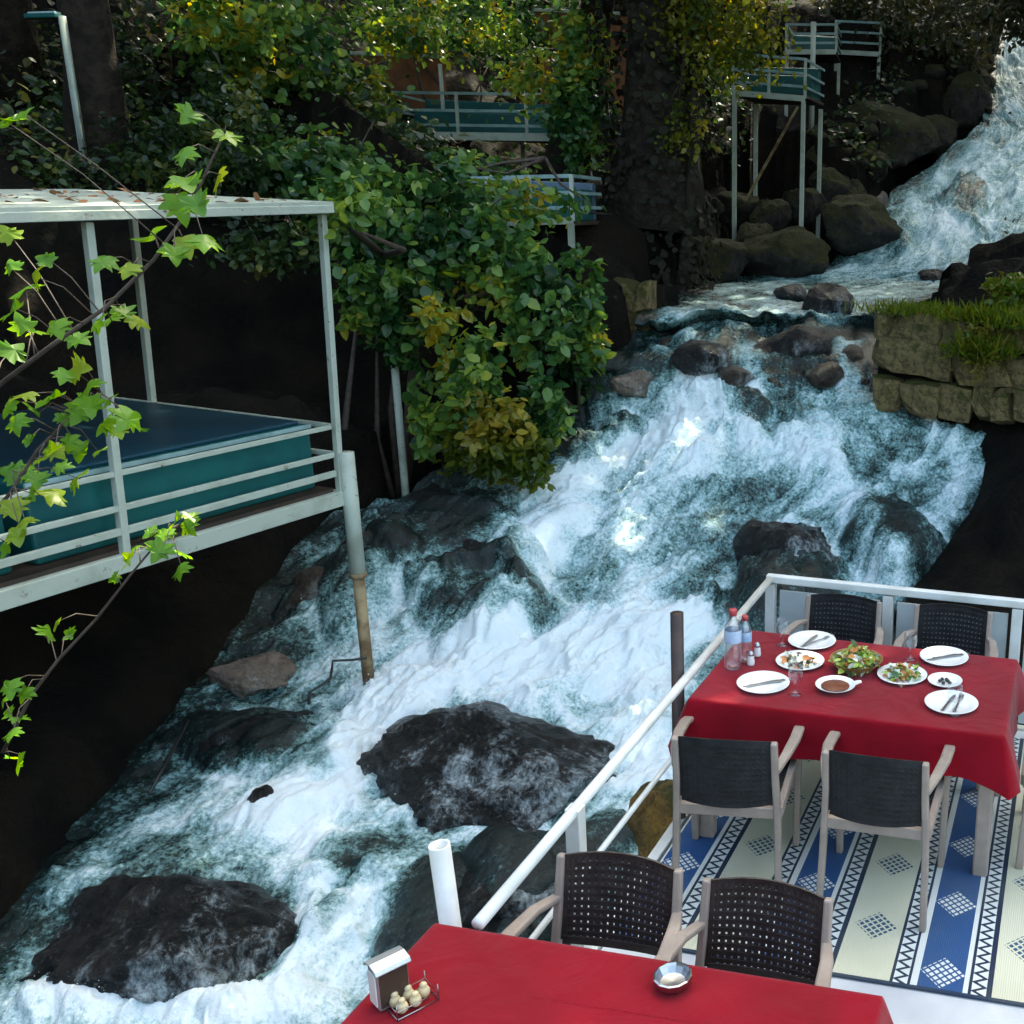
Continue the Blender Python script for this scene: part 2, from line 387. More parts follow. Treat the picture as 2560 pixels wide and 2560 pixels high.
def rockmesh(rad, seed, rough=.28, sub=4, cut=.0):
    def fn(c):
        p = c.copy()
        # knock planar facets into the ball, then roughen
        rs = np.random.default_rng(seed)
        for i in range(16):
            nrm = rs.normal(size=3); nrm /= np.linalg.norm(nrm); h = .58+.34*rs.random()
            dd = p@nrm; over = np.clip(dd-h, 0, None); p -= over[:, None]*nrm*.85
        p *= (1+rough*fbm(c[:, 0]*1.4+seed, c[:, 1]*1.4, c[:, 2]*1.4, 4, seed)*.5+.10*np.abs(fbm(c[:, 0]*4+seed, c[:, 1]*4, c[:, 2]*4, 4, seed))+.04*fbm(c[:, 0]*9+seed, c[:, 1]*9, c[:, 2]*9, 3, seed))[:, None]
        return p*np.array(rad)
    return ico(sub, fn)

# ------------------------------------------------------------------ the stream
ST = [  # left edge, right edge (as seen), with level z or distance Y
 (onz(-300, 2900, -2.1), onz(1200, 3000, -2.1)), (onz(-80, 2450, -1.9), onz(1250, 2560, -1.9)), (onz(60, 2250, -1.75), onz(1450, 2330, -1.75)),
 (onz(250, 2030, -1.6), onz(1700, 2100, -1.5)), (onz(400, 1850, -1.5), onz(1900, 1900, -1.35)), (onz(545, 1690, -1.3), onz(2080, 1700, -1.2)),
 (onz(740, 1500, -.9), onz(2250, 1500, -1.0)), (onz(890, 1310, -.5), onz(2400, 1300, -.45)), (onz(1120, 1205, -.2), onz(2440, 1200, -.1)),
 (onz(1370, 1090, .15), onz(2400, 1110, .25)), (onz(1480, 980, .6), onz(2230, 1010, .6)), (onz(1560, 900, 1.0), onz(2190, 900, 1.0)),
 (onz(1620, 815, 1.32), onz(2190, 815, 1.32)), (onz(1640, 780, 1.5), onz(2210, 775, 1.5)), (onz(1830, 702, 1.6), onz(2400, 715, 1.6)),
 (at(2080, 665, 20.2), at(2620, 655, 20.8)), (at(2190, 560, 21.6), at(2700, 560, 22.3)), (at(2270, 470, 23), at(2760, 440, 24)),
 (at(2465, 320, 25.5), at(2800, 330, 26)), (at(2475, 220, 27.5), at(2680, 220, 28)), (at(2505, 110, 30), at(2600, 100, 30.5)), (at(2520, 20, 33.5), at(2605, 10, 34)), (at(2540, -150, 39), at(2680, -150, 40))]
SL = np.array([a for a, b in ST]); SR = np.array([b for a, b in ST])
SL = np.vstack([SL[0]+(SL[0]-SL[1])*3, SL]); SR = np.vstack([SR[0]+(SR[0]-SR[1])*3, SR])
SL[0, 2] = SR[0, 2] = -2.3
def catmull(P, s):
    n = len(P); i = np.clip(np.floor(s).astype(int), 0, n-2); f = (s-i)[:, None]
    p0, p1, p2, p3 = P[np.clip(i-1, 0, n-1)], P[i], P[i+1], P[np.clip(i+2, 0, n-1)]
    m1, m2 = (p2-p0)*.42, (p3-p1)*.42
    return (2*f**3-3*f**2+1)*p1+(f**3-2*f**2+f)*m1+(-2*f**3+3*f**2)*p2+(f**3-f**2)*m2
SS = np.linspace(0, len(SL)-1, 900)
LC, RC = catmull(SL, SS), catmull(SR, SS)
MC = (LC+RC)/2
ARC = np.concatenate([[0], np.cumsum(np.linalg.norm(np.diff(MC, axis=0), axis=1))])

# (px reads)
# rounded shapes the water runs over: px, level, radii across x/y (m), lift, foam change
BL = [(1960, 1330, -.25, .62, .75, .38, -.52), (2240, 1215, .05, .50, .60, .34, -.55), (1120, 1300, -.35, .85, .60, .32, -.42), (1190, 1440, -.65, .62, .55, .30, -.55),
      (900, 1400, -.6, .42, .55, .28, -.35), (1390, 1095, .2, .55, .45, .25, -.45), (1700, 1160, -.05, .6, .45, .12, .2), (1500, 1250, -.3, .6, .8, .05, .35), (1300, 1620, -1.1, 1.6, .7, .0, .38),
      (640, 1840, -1.42, .55, .45, .16, -.38), (780, 1900, -1.45, .45, .35, .12, -.3), (480, 1800, -1.4, .4, .6, .06, -.15), (1150, 2230, -1.55, .75, .65, .22, -.48), (1330, 2140, -1.45, .5, .5, .2, -.45),
      (900, 2150, -1.6, .4, .3, .1, -.25), (870, 2330, -1.7, .28, .5, .0, .25), (300, 2190, -1.7, .8, .35, .05, -.22), (600, 2080, -1.6, .8, .35, .0, .15), (200, 2510, -1.85, 1.2, .25, .1, .35), (800, 2520, -1.85, .8, .3, .12, .4),
      (700, 2020, -1.55, .7, .25, .06, .25), (1560, 1600, -1.1, .6, .6, .0, .3), (1650, 1900, -1.35, .5, .7, .0, .25), (1150, 1720, -1.25, 1.1, .35, .05, .3), (1000, 1850, -1.4, .5, .3, .0, .25),
      (2050, 1080, .3, .5, .35, .1, .1), (1850, 1000, .6, .4, .2, .12, -.35), (1560, 1010, .55, .25, .2, .12, -.4), (2150, 530, 2.6, .5, .9, .35, -.55), (2250, 620, 2.2, .4, .6, .2, -.2), (2420, 480, 3.2, .5, .8, .25, -.4), (2380, 600, 2.4, .6, .6, .15, .2)]
BLW = []
for x, y, z, rx, ry, h, df in BL:
    BLW.append((onz(x, y, z) if z < 2 else at(x, y, 21.5+(620-y)*.008), rx, ry, h, df))
NS, NTT = 980, 400
ss = np.linspace(.8, len(SL)-1, NS); Lc, Rc = catmull(SL, ss), catmull(SR, ss)
tt = np.linspace(-.06, 1.06, NTT)
W = Lc[:, None]*(1-tt[None, :, None])+Rc[:, None]*tt[None, :, None]
arc = np.interp(ss, SS, ARC)
wid = np.linalg.norm(Rc-Lc, axis=1)
UVu = (tt[None, :]-.5)*wid[:, None]; UVv = np.repeat(arc[:, None], NTT, 1)
# waves that wander, so the flow lines bend
UVu = UVu+.16*fbm(W[..., 0]*.9, W[..., 1]*.9, 0, 3, 3); UVv = UVv+.2*fbm(W[..., 0]*.9, W[..., 1]*.9, 0, 3, 9)
st = ss[:, None]+0*tt[None]     # station number (one more than in ST)
def band(a, b, e=.35): return 1/(1+np.exp(-(st-a)/e*2))*1/(1+np.exp((st-b)/e*2))
foam = .50+0*st
foam += .0*band(5.3, 11.2) - .06*band(0, 5) - .24*band(11.6, 13.15, .12) + .02*band(13.5, 15.5) + .16*band(15.6, 24)
foam -= .25*band(12.95, 13.35, .08)*np.clip(.5+1.2*fbm(W[..., 0]*2.2, W[..., 1]*1.1, 0, 3, 15), 0, 1)
edge = np.minimum(tt, 1-tt)[None]; foam = foam-.30*np.exp(-np.clip(edge, 0, 1)/.05)
z = W[..., 2].copy()+.12*band(12.3, 13.9, .2)*fbm(W[..., 0]*2.4, W[..., 1]*1.6, 0, 3, 19)
W[..., 1] += .28*band(12.3, 13.7, .2)*fbm(W[..., 0]*1.6, 0*W[..., 0], 0, 3, 29)
# ledges in the fall
z += .10*np.sin(ss*7.3)[:, None]*band(6.5, 12)*fbm(W[..., 0]*1.1, ss[:, None]*2+0*tt, 0, 2, 21)
for c, rx, ry, h, df in BLW:
    dx = (W[..., 0]-c[0])/rx; dy = (W[..., 1]-c[1])/ry
    rr = np.sqrt(dx*dx+dy*dy)*(1+.35*fbm(W[..., 0]*2.2, W[..., 1]*2.2, 0, 3, int(abs(c[0])*97)))
    bmp = np.clip(1-rr*rr, 0, 1)
    z += h*bmp**.7 if h else 0
    foam += (df if df < 0 else df*.75)*np.clip(1.25-rr, 0, 1)**.8
    if df < -.3: foam += .22*np.exp(-((rr-1.15)/.18)**2)
CH = [([(1760, 985, .62), (1640, 1070, .3), (1500, 1150, -.02), (1380, 1240, -.3), (1290, 1370, -.6), (1250, 1500, -.88)], .34, .42, .10), ([(1800, 1000, .6), (1900, 1090, .28), (2080, 1120, .2), (2160, 1220, -.1), (2190, 1340, -.45), (2225, 1450, -.85)], .24, .42, .12),
      ([(2330, 1090, .28), (2415, 1170, .0), (2390, 1260, -.3), (2310, 1380, -.65), (2260, 1470, -.92)], .20, .42, .08), ([(1700, 1200, -.15), (1620, 1330, -.5), (1600, 1480, -.85), (1580, 1580, -1.05)], .40, .26, .05),
      ([(1750, 1560, -1.05), (1560, 1620, -1.12), (1300, 1640, -1.15), (1080, 1700, -1.22), (940, 1800, -1.35), (860, 1950, -1.48), (720, 2040, -1.55)], .36, .50, .03), ([(1620, 1650, -1.15), (1600, 1800, -1.3), (1640, 1950, -1.4)], .40, .35, .03),
      ([(960, 2180, -1.6), (900, 2280, -1.68), (860, 2380, -1.78), (760, 2470, -1.85)], .16, .40, .05), ([(760, 2170, -1.6), (780, 2080, -1.55)], .18, .25, .02), ([(1000, 1480, -.85), (930, 1560, -1.0), (800, 1640, -1.15)], .25, .22, .03), ([(100, 2480, -1.85), (350, 2520, -1.88), (700, 2540, -1.9)], .16, .26, .015), ([(1720, 785, 1.5), (1735, 850, 1.2), (1745, 930, .85)], .20, .40, .05), ([(1880, 790, 1.5), (1870, 850, 1.2), (1880, 950, .8)], .16, .38, .04), ([(2120, 790, 1.5), (2110, 860, 1.2), (2100, 950, .8)], .20, .42, .05), ([(1650, 800, 1.45), (1640, 880, 1.05), (1600, 960, .7)], .16, .3, .03), ([(600, 1950, -1.5), (420, 2050, -1.58), (250, 2160, -1.68)], .30, .25, .0)]
calm = .15+.35*band(15.6, 24)
def polydist(pw):
    best = np.full(W.shape[:2], 99.)
    for a, c in zip(pw[:-1], pw[1:]):
        ex, ey = c[0]-a[0], c[1]-a[1]; f = np.clip(((W[..., 0]-a[0])*ex+(W[..., 1]-a[1])*ey)/(ex*ex+ey*ey), 0, 1)
        best = np.minimum(best, np.hypot(W[..., 0]-a[0]-f*ex, W[..., 1]-a[1]-f*ey))
    return best
wn = 1+.45*fbm(W[..., 0]*2.0, W[..., 1]*2.0, 0, 3, 77)
for j, (pl, wd_, amp_, lift) in enumerate(CH):
    g_ = np.exp(-(polydist([onz(*q) for q in pl])/(wd_*wn))**2); foam += amp_*g_; z += lift*g_
    if j in (4, 5): calm = np.maximum(calm, g_)
# foam piled against the exposed boulders
for c_, rx_, ry_ in ((onz(1205, 1895, -1.38)+np.array([0, .1, 0]), 1.02, .80), (onz(420, 2390, -1.85)+np.array([0, .1, 0]), .92, .58), (onz(1960, 1390, -.72), .5, .45), (onz(2245, 1225, -.38), .42, .4)):
    rr = np.hypot((W[..., 0]-c_[0])/rx_, (W[..., 1]-c_[1])/ry_)*(1+.16*fbm(W[..., 0]*3.1, W[..., 1]*3.1, 0, 3, 83)); g_ = np.exp(-((rr-1.0)/.12)**2)*np.clip(.5+1.3*fbm(W[..., 0]*1.7, W[..., 1]*1.7, 0, 2, 85), 0, 1.2); foam += .26*g_; z += .04*g_
turb = np.clip(foam+.25, .25, 1)*np.clip(.4+.7*band(5, 12)+.25*band(0, 5)+.6*band(15.5, 24), 0, 1.1)
n1 = fbm(UVu*2.6, UVv*1.2, 0, 4, 31); n2 = 1-np.abs(fbm(UVu*6, UVv*3.0, 0, 3, 41)); n3 = fbm(UVu*22, UVv*13, 0, 3, 51)
z += turb*(.10*n1+.05*(n2-.6)+.022*n3)
W[..., 2] = z
W[..., 0] += turb*.03*fbm(UVu*7, UVv*5, 0, 2, 61); W[..., 1] -= turb*.05*np.clip(fbm(UVu*6, UVv*4, 0, 2, 71), 0, 1)
foam += .10*n1-.03
me = npmesh('river', W.reshape(-1, 3), gridfaces(NS, NTT)[:, ::-1], True, {'foam': np.clip(foam, .08, 1.0).ravel(), 'calm': calm.ravel()}, np.stack([UVu, UVv], -1).reshape(-1, 2))
tag(obj('river', me, 'rapids_water'), 'foaming white stream tumbling down between the dark banks', None, None, 'structure')
# spray thrown up where the water is whitest
pw = (np.clip(foam-.55, 0, 1)**1.2*np.clip(turb, 0, 1)).ravel(); pw[np.asarray(st.ravel()) > 13] *= .3; pw[np.asarray(st.ravel()) < 5] *= .15; pw /= pw.sum()
ii = rng.choice(len(pw), 15000, p=pw)
SP = W.reshape(-1, 3)[ii]+rng.normal(size=(15000, 3))*np.array([.03, .03, .02])+np.array([0, 0, .012])+np.abs(rng.normal(size=(15000, 1)))*np.array([0, 0, .035])
sz = .0016+.0035*rng.random(15000)**3
OV = np.array([(1, 0, 0), (-1, 0, 0), (0, 1, 0), (0, -1, 0), (0, 0, 1), (0, 0, -1)], float); OF = np.array([(0, 2, 4), (2, 1, 4), (1, 3, 4), (3, 0, 4), (2, 0, 5), (1, 2, 5), (3, 1, 5), (0, 3, 5)])
me = npmesh('water_spray', (OV[None]*sz[:, None, None]*(1+.5*rng.random((15000, 1, 3)))+SP[:, None]).reshape(-1, 3), (OF[None]+np.arange(15000)[:, None, None]*6).reshape(-1, 3), True)
tag(obj('water_spray', me, 'spray'), 'white droplets thrown up over the rapids', 'spray', None, 'stuff')

# ------------------------------------------------------------------ terrain
def axis(parts): return np.unique(np.concatenate([np.arange(a, b, s) for a, b, s in parts]).round(4))
gx = axis([(-60, -22, 2.5), (-22, -10, .5), (-10, 4, .13), (4, 12, .5), (12, 50, 2.5)])
gy = axis([(-10, 2, .8), (2, 24, .14), (24, 40, .4), (40, 90, 2.5)])
def hprof(d, tab):
    t = np.array(tab); return np.interp(d, t[:, 0], t[:, 1])
FAR_L = [(0, -.15), (.15, .25), (.4, .5), (1, .9), (3, 1.35), (6, 2.1), (10, 4.8), (16, 10.5), (25, 19), (60, 50)]
NEAR_L = [(0, -.15), (.12, .30), (.5, .55), (1.2, .85), (2.4, 1.1), (3.0, 1.5), (3.6, 3.1), (5, 3.9), (9, 6.3), (16, 12), (60, 46)]
RIGHT = [(0, -.15), (.15, .2), (.5, .45), (1.2, .75), (3, 1.2), (6, 2.0), (10, 4), (20, 11), (60, 40)]
def terrain(X, Y):
    X = np.asarray(X, float).ravel(); Y = np.asarray(Y, float).ravel(); out = np.zeros_like(X)
    sub = slice(None, None, 3); l, r_, m = LC[sub], RC[sub], MC[sub]
    for a in range(0, len(X), 4000):
        x, y = X[a:a+4000], Y[a:a+4000]
        dl = np.hypot(x[:, None]-l[None, :, 0], y[:, None]-l[None, :, 1]); il = dl.argmin(1); dL = dl.min(1)
        dr = np.hypot(x[:, None]-r_[None, :, 0], y[:, None]-r_[None, :, 1]); ir = dr.argmin(1); dR = dr.min(1)
        im = np.hypot(x[:, None]-m[None, :, 0], y[:, None]-m[None, :, 1]).argmin(1)
        e = r_[im]-l[im]; t = ((x-l[im, 0])*e[:, 0]+(y-l[im, 1])*e[:, 1])/(e[:, 0]**2+e[:, 1]**2)
        wy = np.clip((y-12.5)/4.0, 0, 1)
        zl = l[il, 2]+hprof(dL, NEAR_L)*(1-wy)+hprof(dL, FAR_L)*wy
        zr = r_[ir, 2]+hprof(dR, RIGHT)*(1-np.exp(-((y-5.5)/5.0)**2)*.75)
        zr = np.where((y < 9.5) & (x > -3), np.minimum(zr, -.75+.0*y+np.clip(y-7, 0, 9)*.4), zr)
        zb = m[im, 2]-.45
        zz = np.where(t < .5, zl, zr)
        ins = (t > 0) & (t < 1)
        zz = np.where(ins, np.minimum(zb, zz), zz)
        dd = np.minimum(dL, dR)
        amp = np.where(ins, 0, np.clip(dd*.35, 0, .3))
        out[a:a+4000] = zz+amp*fbm(x*.9, y*.9, 0, 5, 91)+np.where(ins, 0, .05)*fbm(x*3, y*3, 0, 3, 95)
    return out
def ground(x, y): return float(terrain([x], [y])[0])
GX, GY = np.meshgrid(gx, gy)
TZ = terrain(GX, GY).reshape(GX.shape)
# keep the bed under the water everywhere
kk_ = (tt > .015) & (tt < .985); CELL = .14; Wk = W[:, kk_].reshape(-1, 3)
ci = np.floor((Wk[:, 0]+70)/CELL).astype(np.int64)*100000+np.floor((Wk[:, 1]+20)/CELL).astype(np.int64)
od = np.argsort(ci); cu, fi = np.unique(ci[od], return_index=True); zmin = np.minimum.reduceat(Wk[od, 2], fi)
gi = np.floor((GX+70)/CELL).astype(np.int64)*100000+np.floor((GY+20)/CELL).astype(np.int64)
ps = np.clip(np.searchsorted(cu, gi), 0, len(cu)-1); hit = cu[ps] == gi
TZ = np.where(hit, np.minimum(TZ, zmin[ps]-.30), TZ)
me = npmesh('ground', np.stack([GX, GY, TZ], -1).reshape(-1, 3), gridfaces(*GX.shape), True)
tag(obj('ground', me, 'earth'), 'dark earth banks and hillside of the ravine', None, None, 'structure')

# undergrowth over the hillside
def scatter(n, x0, x1, y0, y1, ok):
    x = rng.uniform(x0, x1, n); y = rng.uniform(y0, y1, n); zz = terrain(x, y); kx = ok(x, y, zz); return x[kx], y[kx], zz[kx]
_den = lambda x, y: fbm(x*.45, y*.45, 0, 3, 123)
x, y, zz = scatter(7500, -26, 0, 13.5, 40, lambda x, y, z: (z > 2.4+.25*np.clip(y-14, 0, 4)) & (_den(x, y) > -.25) & ~((y > 18.5) & (y < 21.9) & (x > -11.5) & (x < -3.5)))
per = 14; n = len(x)*per
P = np.repeat(np.stack([x, y, zz+.12], 1), per, 0)+rng.normal(size=(n, 3))*np.array([.28, .28, .2])
tag(leafcloud('undergrowth', P, rng.normal(size=(n, 3))*.6+np.array([0, -.5, .8]), .07+.12*rng.random(n), OVAL, 'hill_leaf'), 'dark leafy ground cover spread over the hillside', 'undergrowth', None, 'stuff')
x, y, zz = scatter(900, 1.2, 14, 13.2, 40, lambda x, y, z: (z > 1.2) & (_den(x, y) > -.2))
n = len(x)*per
P = np.repeat(np.stack([x, y, zz+.1], 1), per, 0)+rng.normal(size=(n, 3))*np.array([.25, .25, .16])
tag(leafcloud('ground_cover', P, rng.normal(size=(n, 3))*.6+np.array([0, -.4, .8]), .06+.1*rng.random(n), OVAL, 'olive_leaf'), 'low green plants covering the right bank', 'ground cover', None, 'stuff')

# ------------------------------------------------------------------ boulders
def boulder(name, label, c, rad, mat, seed, rot=(0, 0, 0), rough=.28, sub=4, group=None):
    o = obj(name, rockmesh(rad, seed, rough, sub), mat, None, c, rot); return tag(o, label, 'boulder', group)
def ob(x, y, z): return onz(x, y, z)
boulder('boulder', 'big dark wet boulder with white trickles beside the railing', ob(1205, 1895, -1.38)+np.array([0, .1, -.10]), (1.08, .84, .55), 'veiled_rock', 11, (.05, .12, -.25), .22, 5)
boulder('boulder', 'broad dark boulder low in the stream at bottom left', ob(420, 2390, -1.85)+np.array([0, .1, -.10]), (1.02, .62, .54), 'veiled_rock', 27, (0, .05, .1), .25, 5)
boulder('boulder', 'flat dark slab under running water right of the hollow pipe', ob(1290, 2200, -1.65), (.7, .6, .25), 'wet_rock', 31, (0, 0, .4), .3)
boulder('boulder', 'dark rock in the fall, white water parting just above the deck corner', ob(1960, 1390, -.72), (.56, .5, .48), 'wet_rock', 42, (0, 0, .2))
boulder('boulder', 'rounded dark rock at the right end of the fall', ob(2245, 1225, -.38), (.46, .42, .45), 'wet_rock', 53, (0, 0, .6))
boulder('boulder', 'dark wet rock left of the main chute behind the hanging shrub', ob(1130, 1290, -.55), (.7, .45, .38), 'wet_rock', 64, (0, 0, .1))
boulder('boulder', 'dark rock splitting foam right of the gazebo support pipe', ob(1210, 1430, -.82), (.5, .4, .36), 'wet_rock', 75, (0, 0, .9))
boulder('boulder', 'brown rock at the waterline beside the gazebo support pipe', ob(790, 1490, -.95), (.42, .36, .28), 'brown_wet_rock', 86, (0, 0, .3))
boulder('boulder', 'wet brown rock just right of the gazebo post top', ob(945, 1375, -.62), (.34, .33, .26), 'brown_wet_rock', 88, (0, 0, .3))
boulder('boulder', 'rock coloured pinkish as if sunlit on the left water edge', ob(620, 1690, -1.27), (.34, .26, .20), 'sunlit_tint_rock', 97, (0, 0, .5))
boulder('boulder', 'dark rock in the left shallows below the black cable', ob(640, 1850, -1.5), (.42, .35, .26), 'wet_rock', 101, (0, 0, .5))
boulder('boulder', 'small dark fin of rock standing in mid stream', ob(645, 2010, -1.5), (.10, .09, .16), 'wet_rock_still', 103, (0, .3, .5), .3, 3)
boulder('boulder', 'ochre rock under the deck edge seen through the railing', ob(1715, 2085, -.75), (.30, .42, .36), 'ochre_rock', 107, (0, 0, .5))
boulder('boulder', 'dark rock on the lip of the weir', onz(2068, 765, 1.55), (.38, .34, .38), 'wet_rock_still', 113, (0, 0, .5))
boulder('boulder', 'small round rock in the pool left of the weir lip rock', onz(1980, 735, 1.6), (.28, .25, .16), 'wet_rock_still', 117, (0, 0, .5), .2, 3)
boulder('boulder', 'low dark rock in the upper pool by the right bank', onz(2335, 705, 1.62), (.55, .35, .28), 'wet_rock_still', 119, (0, 0, .5))
boulder('boulder', 'upright dark rock at the right edge of the upper pool', onz(2450, 695, 1.65), (.60, .5, .55), 'wet_rock_still', 121, (0, 0, .2))
boulder('boulder', 'brown rocks heap in the weir face', onz(1980, 880, 1.05), (.55, .3, .3), 'wet_rock_still', 127, (0, 0, .2))
boulder('boulder', 'rock under thin water left of the weir face', onz(1770, 900, 1.0), (.45, .3, .25), 'wet_rock', 129, (0, 0, .8))
boulder('boulder', 'stones coloured pale as if sunlit at the left end of the fall top', onz(1590, 950, .75), (.30, .25, .2), 'sunlit_tint_rock', 131, (0, 0, .8))
WLAB = ['second from the left abutment', 'below the left slab rock', 'left of the brown heap', 'right below the brown heap', 'nearest the right wall top', 'lowest towards the left', 'lowest in the middle', 'lowest beside the right wall', 'nearest the left abutment']
for i, (x, y, z_, r_) in enumerate(((1690, 860, 1.12, .22), (1840, 930, .88, .26), (1900, 870, 1.1, .2), (2060, 925, .92, .28), (2130, 880, 1.08, .24), (1720, 940, .8, .2), (1950, 945, .8, .22), (2150, 945, .82, .2), (1660, 905, .95, .2))):
    boulder('weir_stone', 'small brown wet stone in the weir face, '+WLAB[i], onz(x, y, z_)+np.array([0, 0, -.07]), (r_, r_*.8, r_*.6), 'brown_wet_rock', 500+i*3, (0, .2, i*1.1), .3, 3, 'stones in the weir face')
FB = [(1960, 640, 19.6, .9, .62, 'big mossy boulder low on the far bank above the pool'), (2150, 560, 20.8, .85, .6, 'rounded mossy boulder beside the upper cascade'), (1880, 600, 20.3, .45, .4, 'grey stone behind the low mossy boulder'),
      (1780, 650, 18.9, .7, .5, 'mossy stone at the foot of the ivy covered tree'), (2000, 510, 21.6, .5, .38, 'grey stone at the foot of the platform leg'), (2080, 470, 22.3, .55, .4, 'mossy stone below the white post'),
      (1920, 540, 21, .45, .35, 'small grey stone under the slanting brace'), (2180, 410, 23.5, .6, .42, 'pale grey stone in the rubble on the far bank'), (2230, 350, 24.5, 1.2, .7, 'long mossy boulder high on the far bank'),
      (2400, 270, 26.5, .75, .75, 'tall mossy boulder beside the top of the cascade'), (2330, 340, 25.2, .8, .55, 'dark overhanging boulder beside the bend of the cascade'), (2060, 400, 23.4, .5, .4, 'grey rubble stone behind the white post'),
      (2130, 480, 22.4, .4, .3, 'small brown stone between the mossy boulders'), (1850, 520, 21.5, .5, .35, 'dark stone under the lower platform'), (2270, 170, 30, 2.0, 1.2, 'large grey boulder below the highest shrubs'), (2480, 745, 15.8, .7, .32, 'brown stone at the back of the right bank wall')]
for i, (x, y, Y, r1, r2, lab) in enumerate(FB):
    boulder('boulder', lab, at(x, y, Y), (r1, r1*.8, r2), 'mossy_rock', 200+i*7, (0, .1*(i % 3), i*.7), .3, 4, 'boulders on the far bank')
x, y, zz = scatter(700, -5.5, 3.0, 17.5, 32, lambda x, y, z: (z > 1.7))
pb = []
small = [rockmesh((1, .8, .65), 400+i, .35, 2) for i in range(5)]
for i, (a, b, c) in enumerate(zip(x, y, zz)):
    dL = np.hypot(a-LC[:, 0], b-LC[:, 1]).min()
    if dL < 2.2: pb.append((a, b, c))
mv, mf = [], []
for i, (a, b, c) in enumerate(pb):
    m_ = small[i % 5]; s_ = .10+.28*rng.random()**2; co = np.zeros(len(m_.vertices)*3); m_.vertices.foreach_get('co', co); co = co.reshape(-1, 3)
    ang = rng.random()*6.28; ca, sa = math.cos(ang), math.sin(ang); co = np.stack([co[:, 0]*ca-co[:, 1]*sa, co[:, 0]*sa+co[:, 1]*ca, co[:, 2]], 1)*s_+np.array([a, b, c+.03])
    fa = np.array([p.vertices[:] for p in m_.polygons]); mf.append(fa+sum(len(q) for q in mv)); mv.append(co)
if mv: tag(obj('bank_rubble', npmesh('bank_rubble', np.vstack(mv), np.vstack(mf), True), 'mossy_rock'), 'mossy stones strewn along the far bank', 'rubble', None, 'stuff')

# ------------------------------------------------------------------ stone walls
def stone_wall(name, label, a, b, z0, z1, thick, seed, rows, mean=.42):
    rs = np.random.default_rng(seed); a = np.array(a, float); b = np.array(b, float); L = np.linalg.norm(b-a); d = (b-a)/L; rz = math.atan2(d[1], d[0])
    t = thing(name, label, 'stone wall', (a[0], a[1], z0), rz)
    MB().quadbox((L/2, thick*.5+.08, (z1-z0)/2-.03), (L-.04, thick-.1, z1-z0-.08)).build('core', 'earth', t)
    hs = rs.uniform(.6, 1.4, rows); hs *= (z1-z0)/hs.sum(); zc = 0
    for h in hs:
        xx = 0
        while xx < L-.05:
            wd = min(mean*(.5+1.2*rs.random()), L-xx)
            if L-xx-wd < .12: wd = L-xx
            me_ = blockmesh((wd*.50, .15, h*.50), int(rs.integers(1e6)))
            o = obj('stone', me_, 'wall_stone', t, (xx+wd/2, .12+.05*rs.random()-.03, zc+h/2+.02*rs.normal()), (.05*rs.normal(), .09*rs.normal(), .08*rs.normal()))
            xx += wd
        zc += h
    return t
wa = at(2185, 790, 12.75); wb = at(2800, 800, 11.6)
stone_wall('stone_wall', 'mossy yellow stone retaining wall on the right bank with grass on top', wa[:2], wb[:2], .55, 1.70, .9, 5, 3)
wa = at(1535, 740, 13.9); wb = at(1618, 735, 13.75)
stone_wall('stone_wall', 'short stone abutment at the left end of the weir', wa[:2], wb[:2], .75, 1.85, .8, 6, 3, .3)

# grass and plants on the right wall
def tuft(name, label, c, rad, n, h, mat, lean=(0, -.3)):
    P = np.array(c)+rng.normal(size=(n, 3))*np.array([rad[0], rad[1], .02]); N = rng.normal(size=(n, 3)); N[:, 2] *= .3
    # blades: upright slim leaves
    LV, LF = outline_leaf([(.035, .1), (.03, .6)], .1); y = rng.normal(size=(n, 3))*.45+np.array([lean[0], lean[1], 1]); y /= np.linalg.norm(y, axis=1, keepdims=True)
    N = N-(N*y).sum(1, keepdims=True)*y; N /= np.linalg.norm(N, axis=1, keepdims=True); x = np.cross(y, N); s = (h*(.5+.7*rng.random(n))).reshape(-1, 1, 1)
    V = (LV[None, :, 0:1]*x[:, None]*1.6+LV[None, :, 1:2]*y[:, None]+LV[None, :, 2:3]*N[:, None])*s+P[:, None]
    kf = len(LV); me = npmesh(name, V.reshape(-1, 3), (LF[None]+np.arange(n)[:, None, None]*kf).reshape(-1, 3), False, {'tint': np.repeat(rng.random(n), kf)})
    o = obj(name, me, mat); tag(o, label, 'grass', 'plants on the right wall', 'stuff'); return o
tuft('grass_tuft', 'dry grass fringe along the left top of the right wall', at(2290, 785, 12.8), (.28, .15), 900, .16, 'grass_blade')
tuft('grass_tuft', 'bright green grass tumbling over the middle of the right wall', at(2450, 800, 12.3), (.22, .18), 700, .22, 'grass_blade', (-.1, -.9))
tuft('grass_tuft', 'long green grass hanging down the face of the right wall', at(2450, 890, 11.95), (.16, .08), 700, .30, 'grass_blade', (0, -.6))
tuft('grass_tuft', 'grass at the far right end of the right wall', at(2555, 815, 12.0), (.2, .2), 600, .22, 'grass_blade', (-.1, -.5))
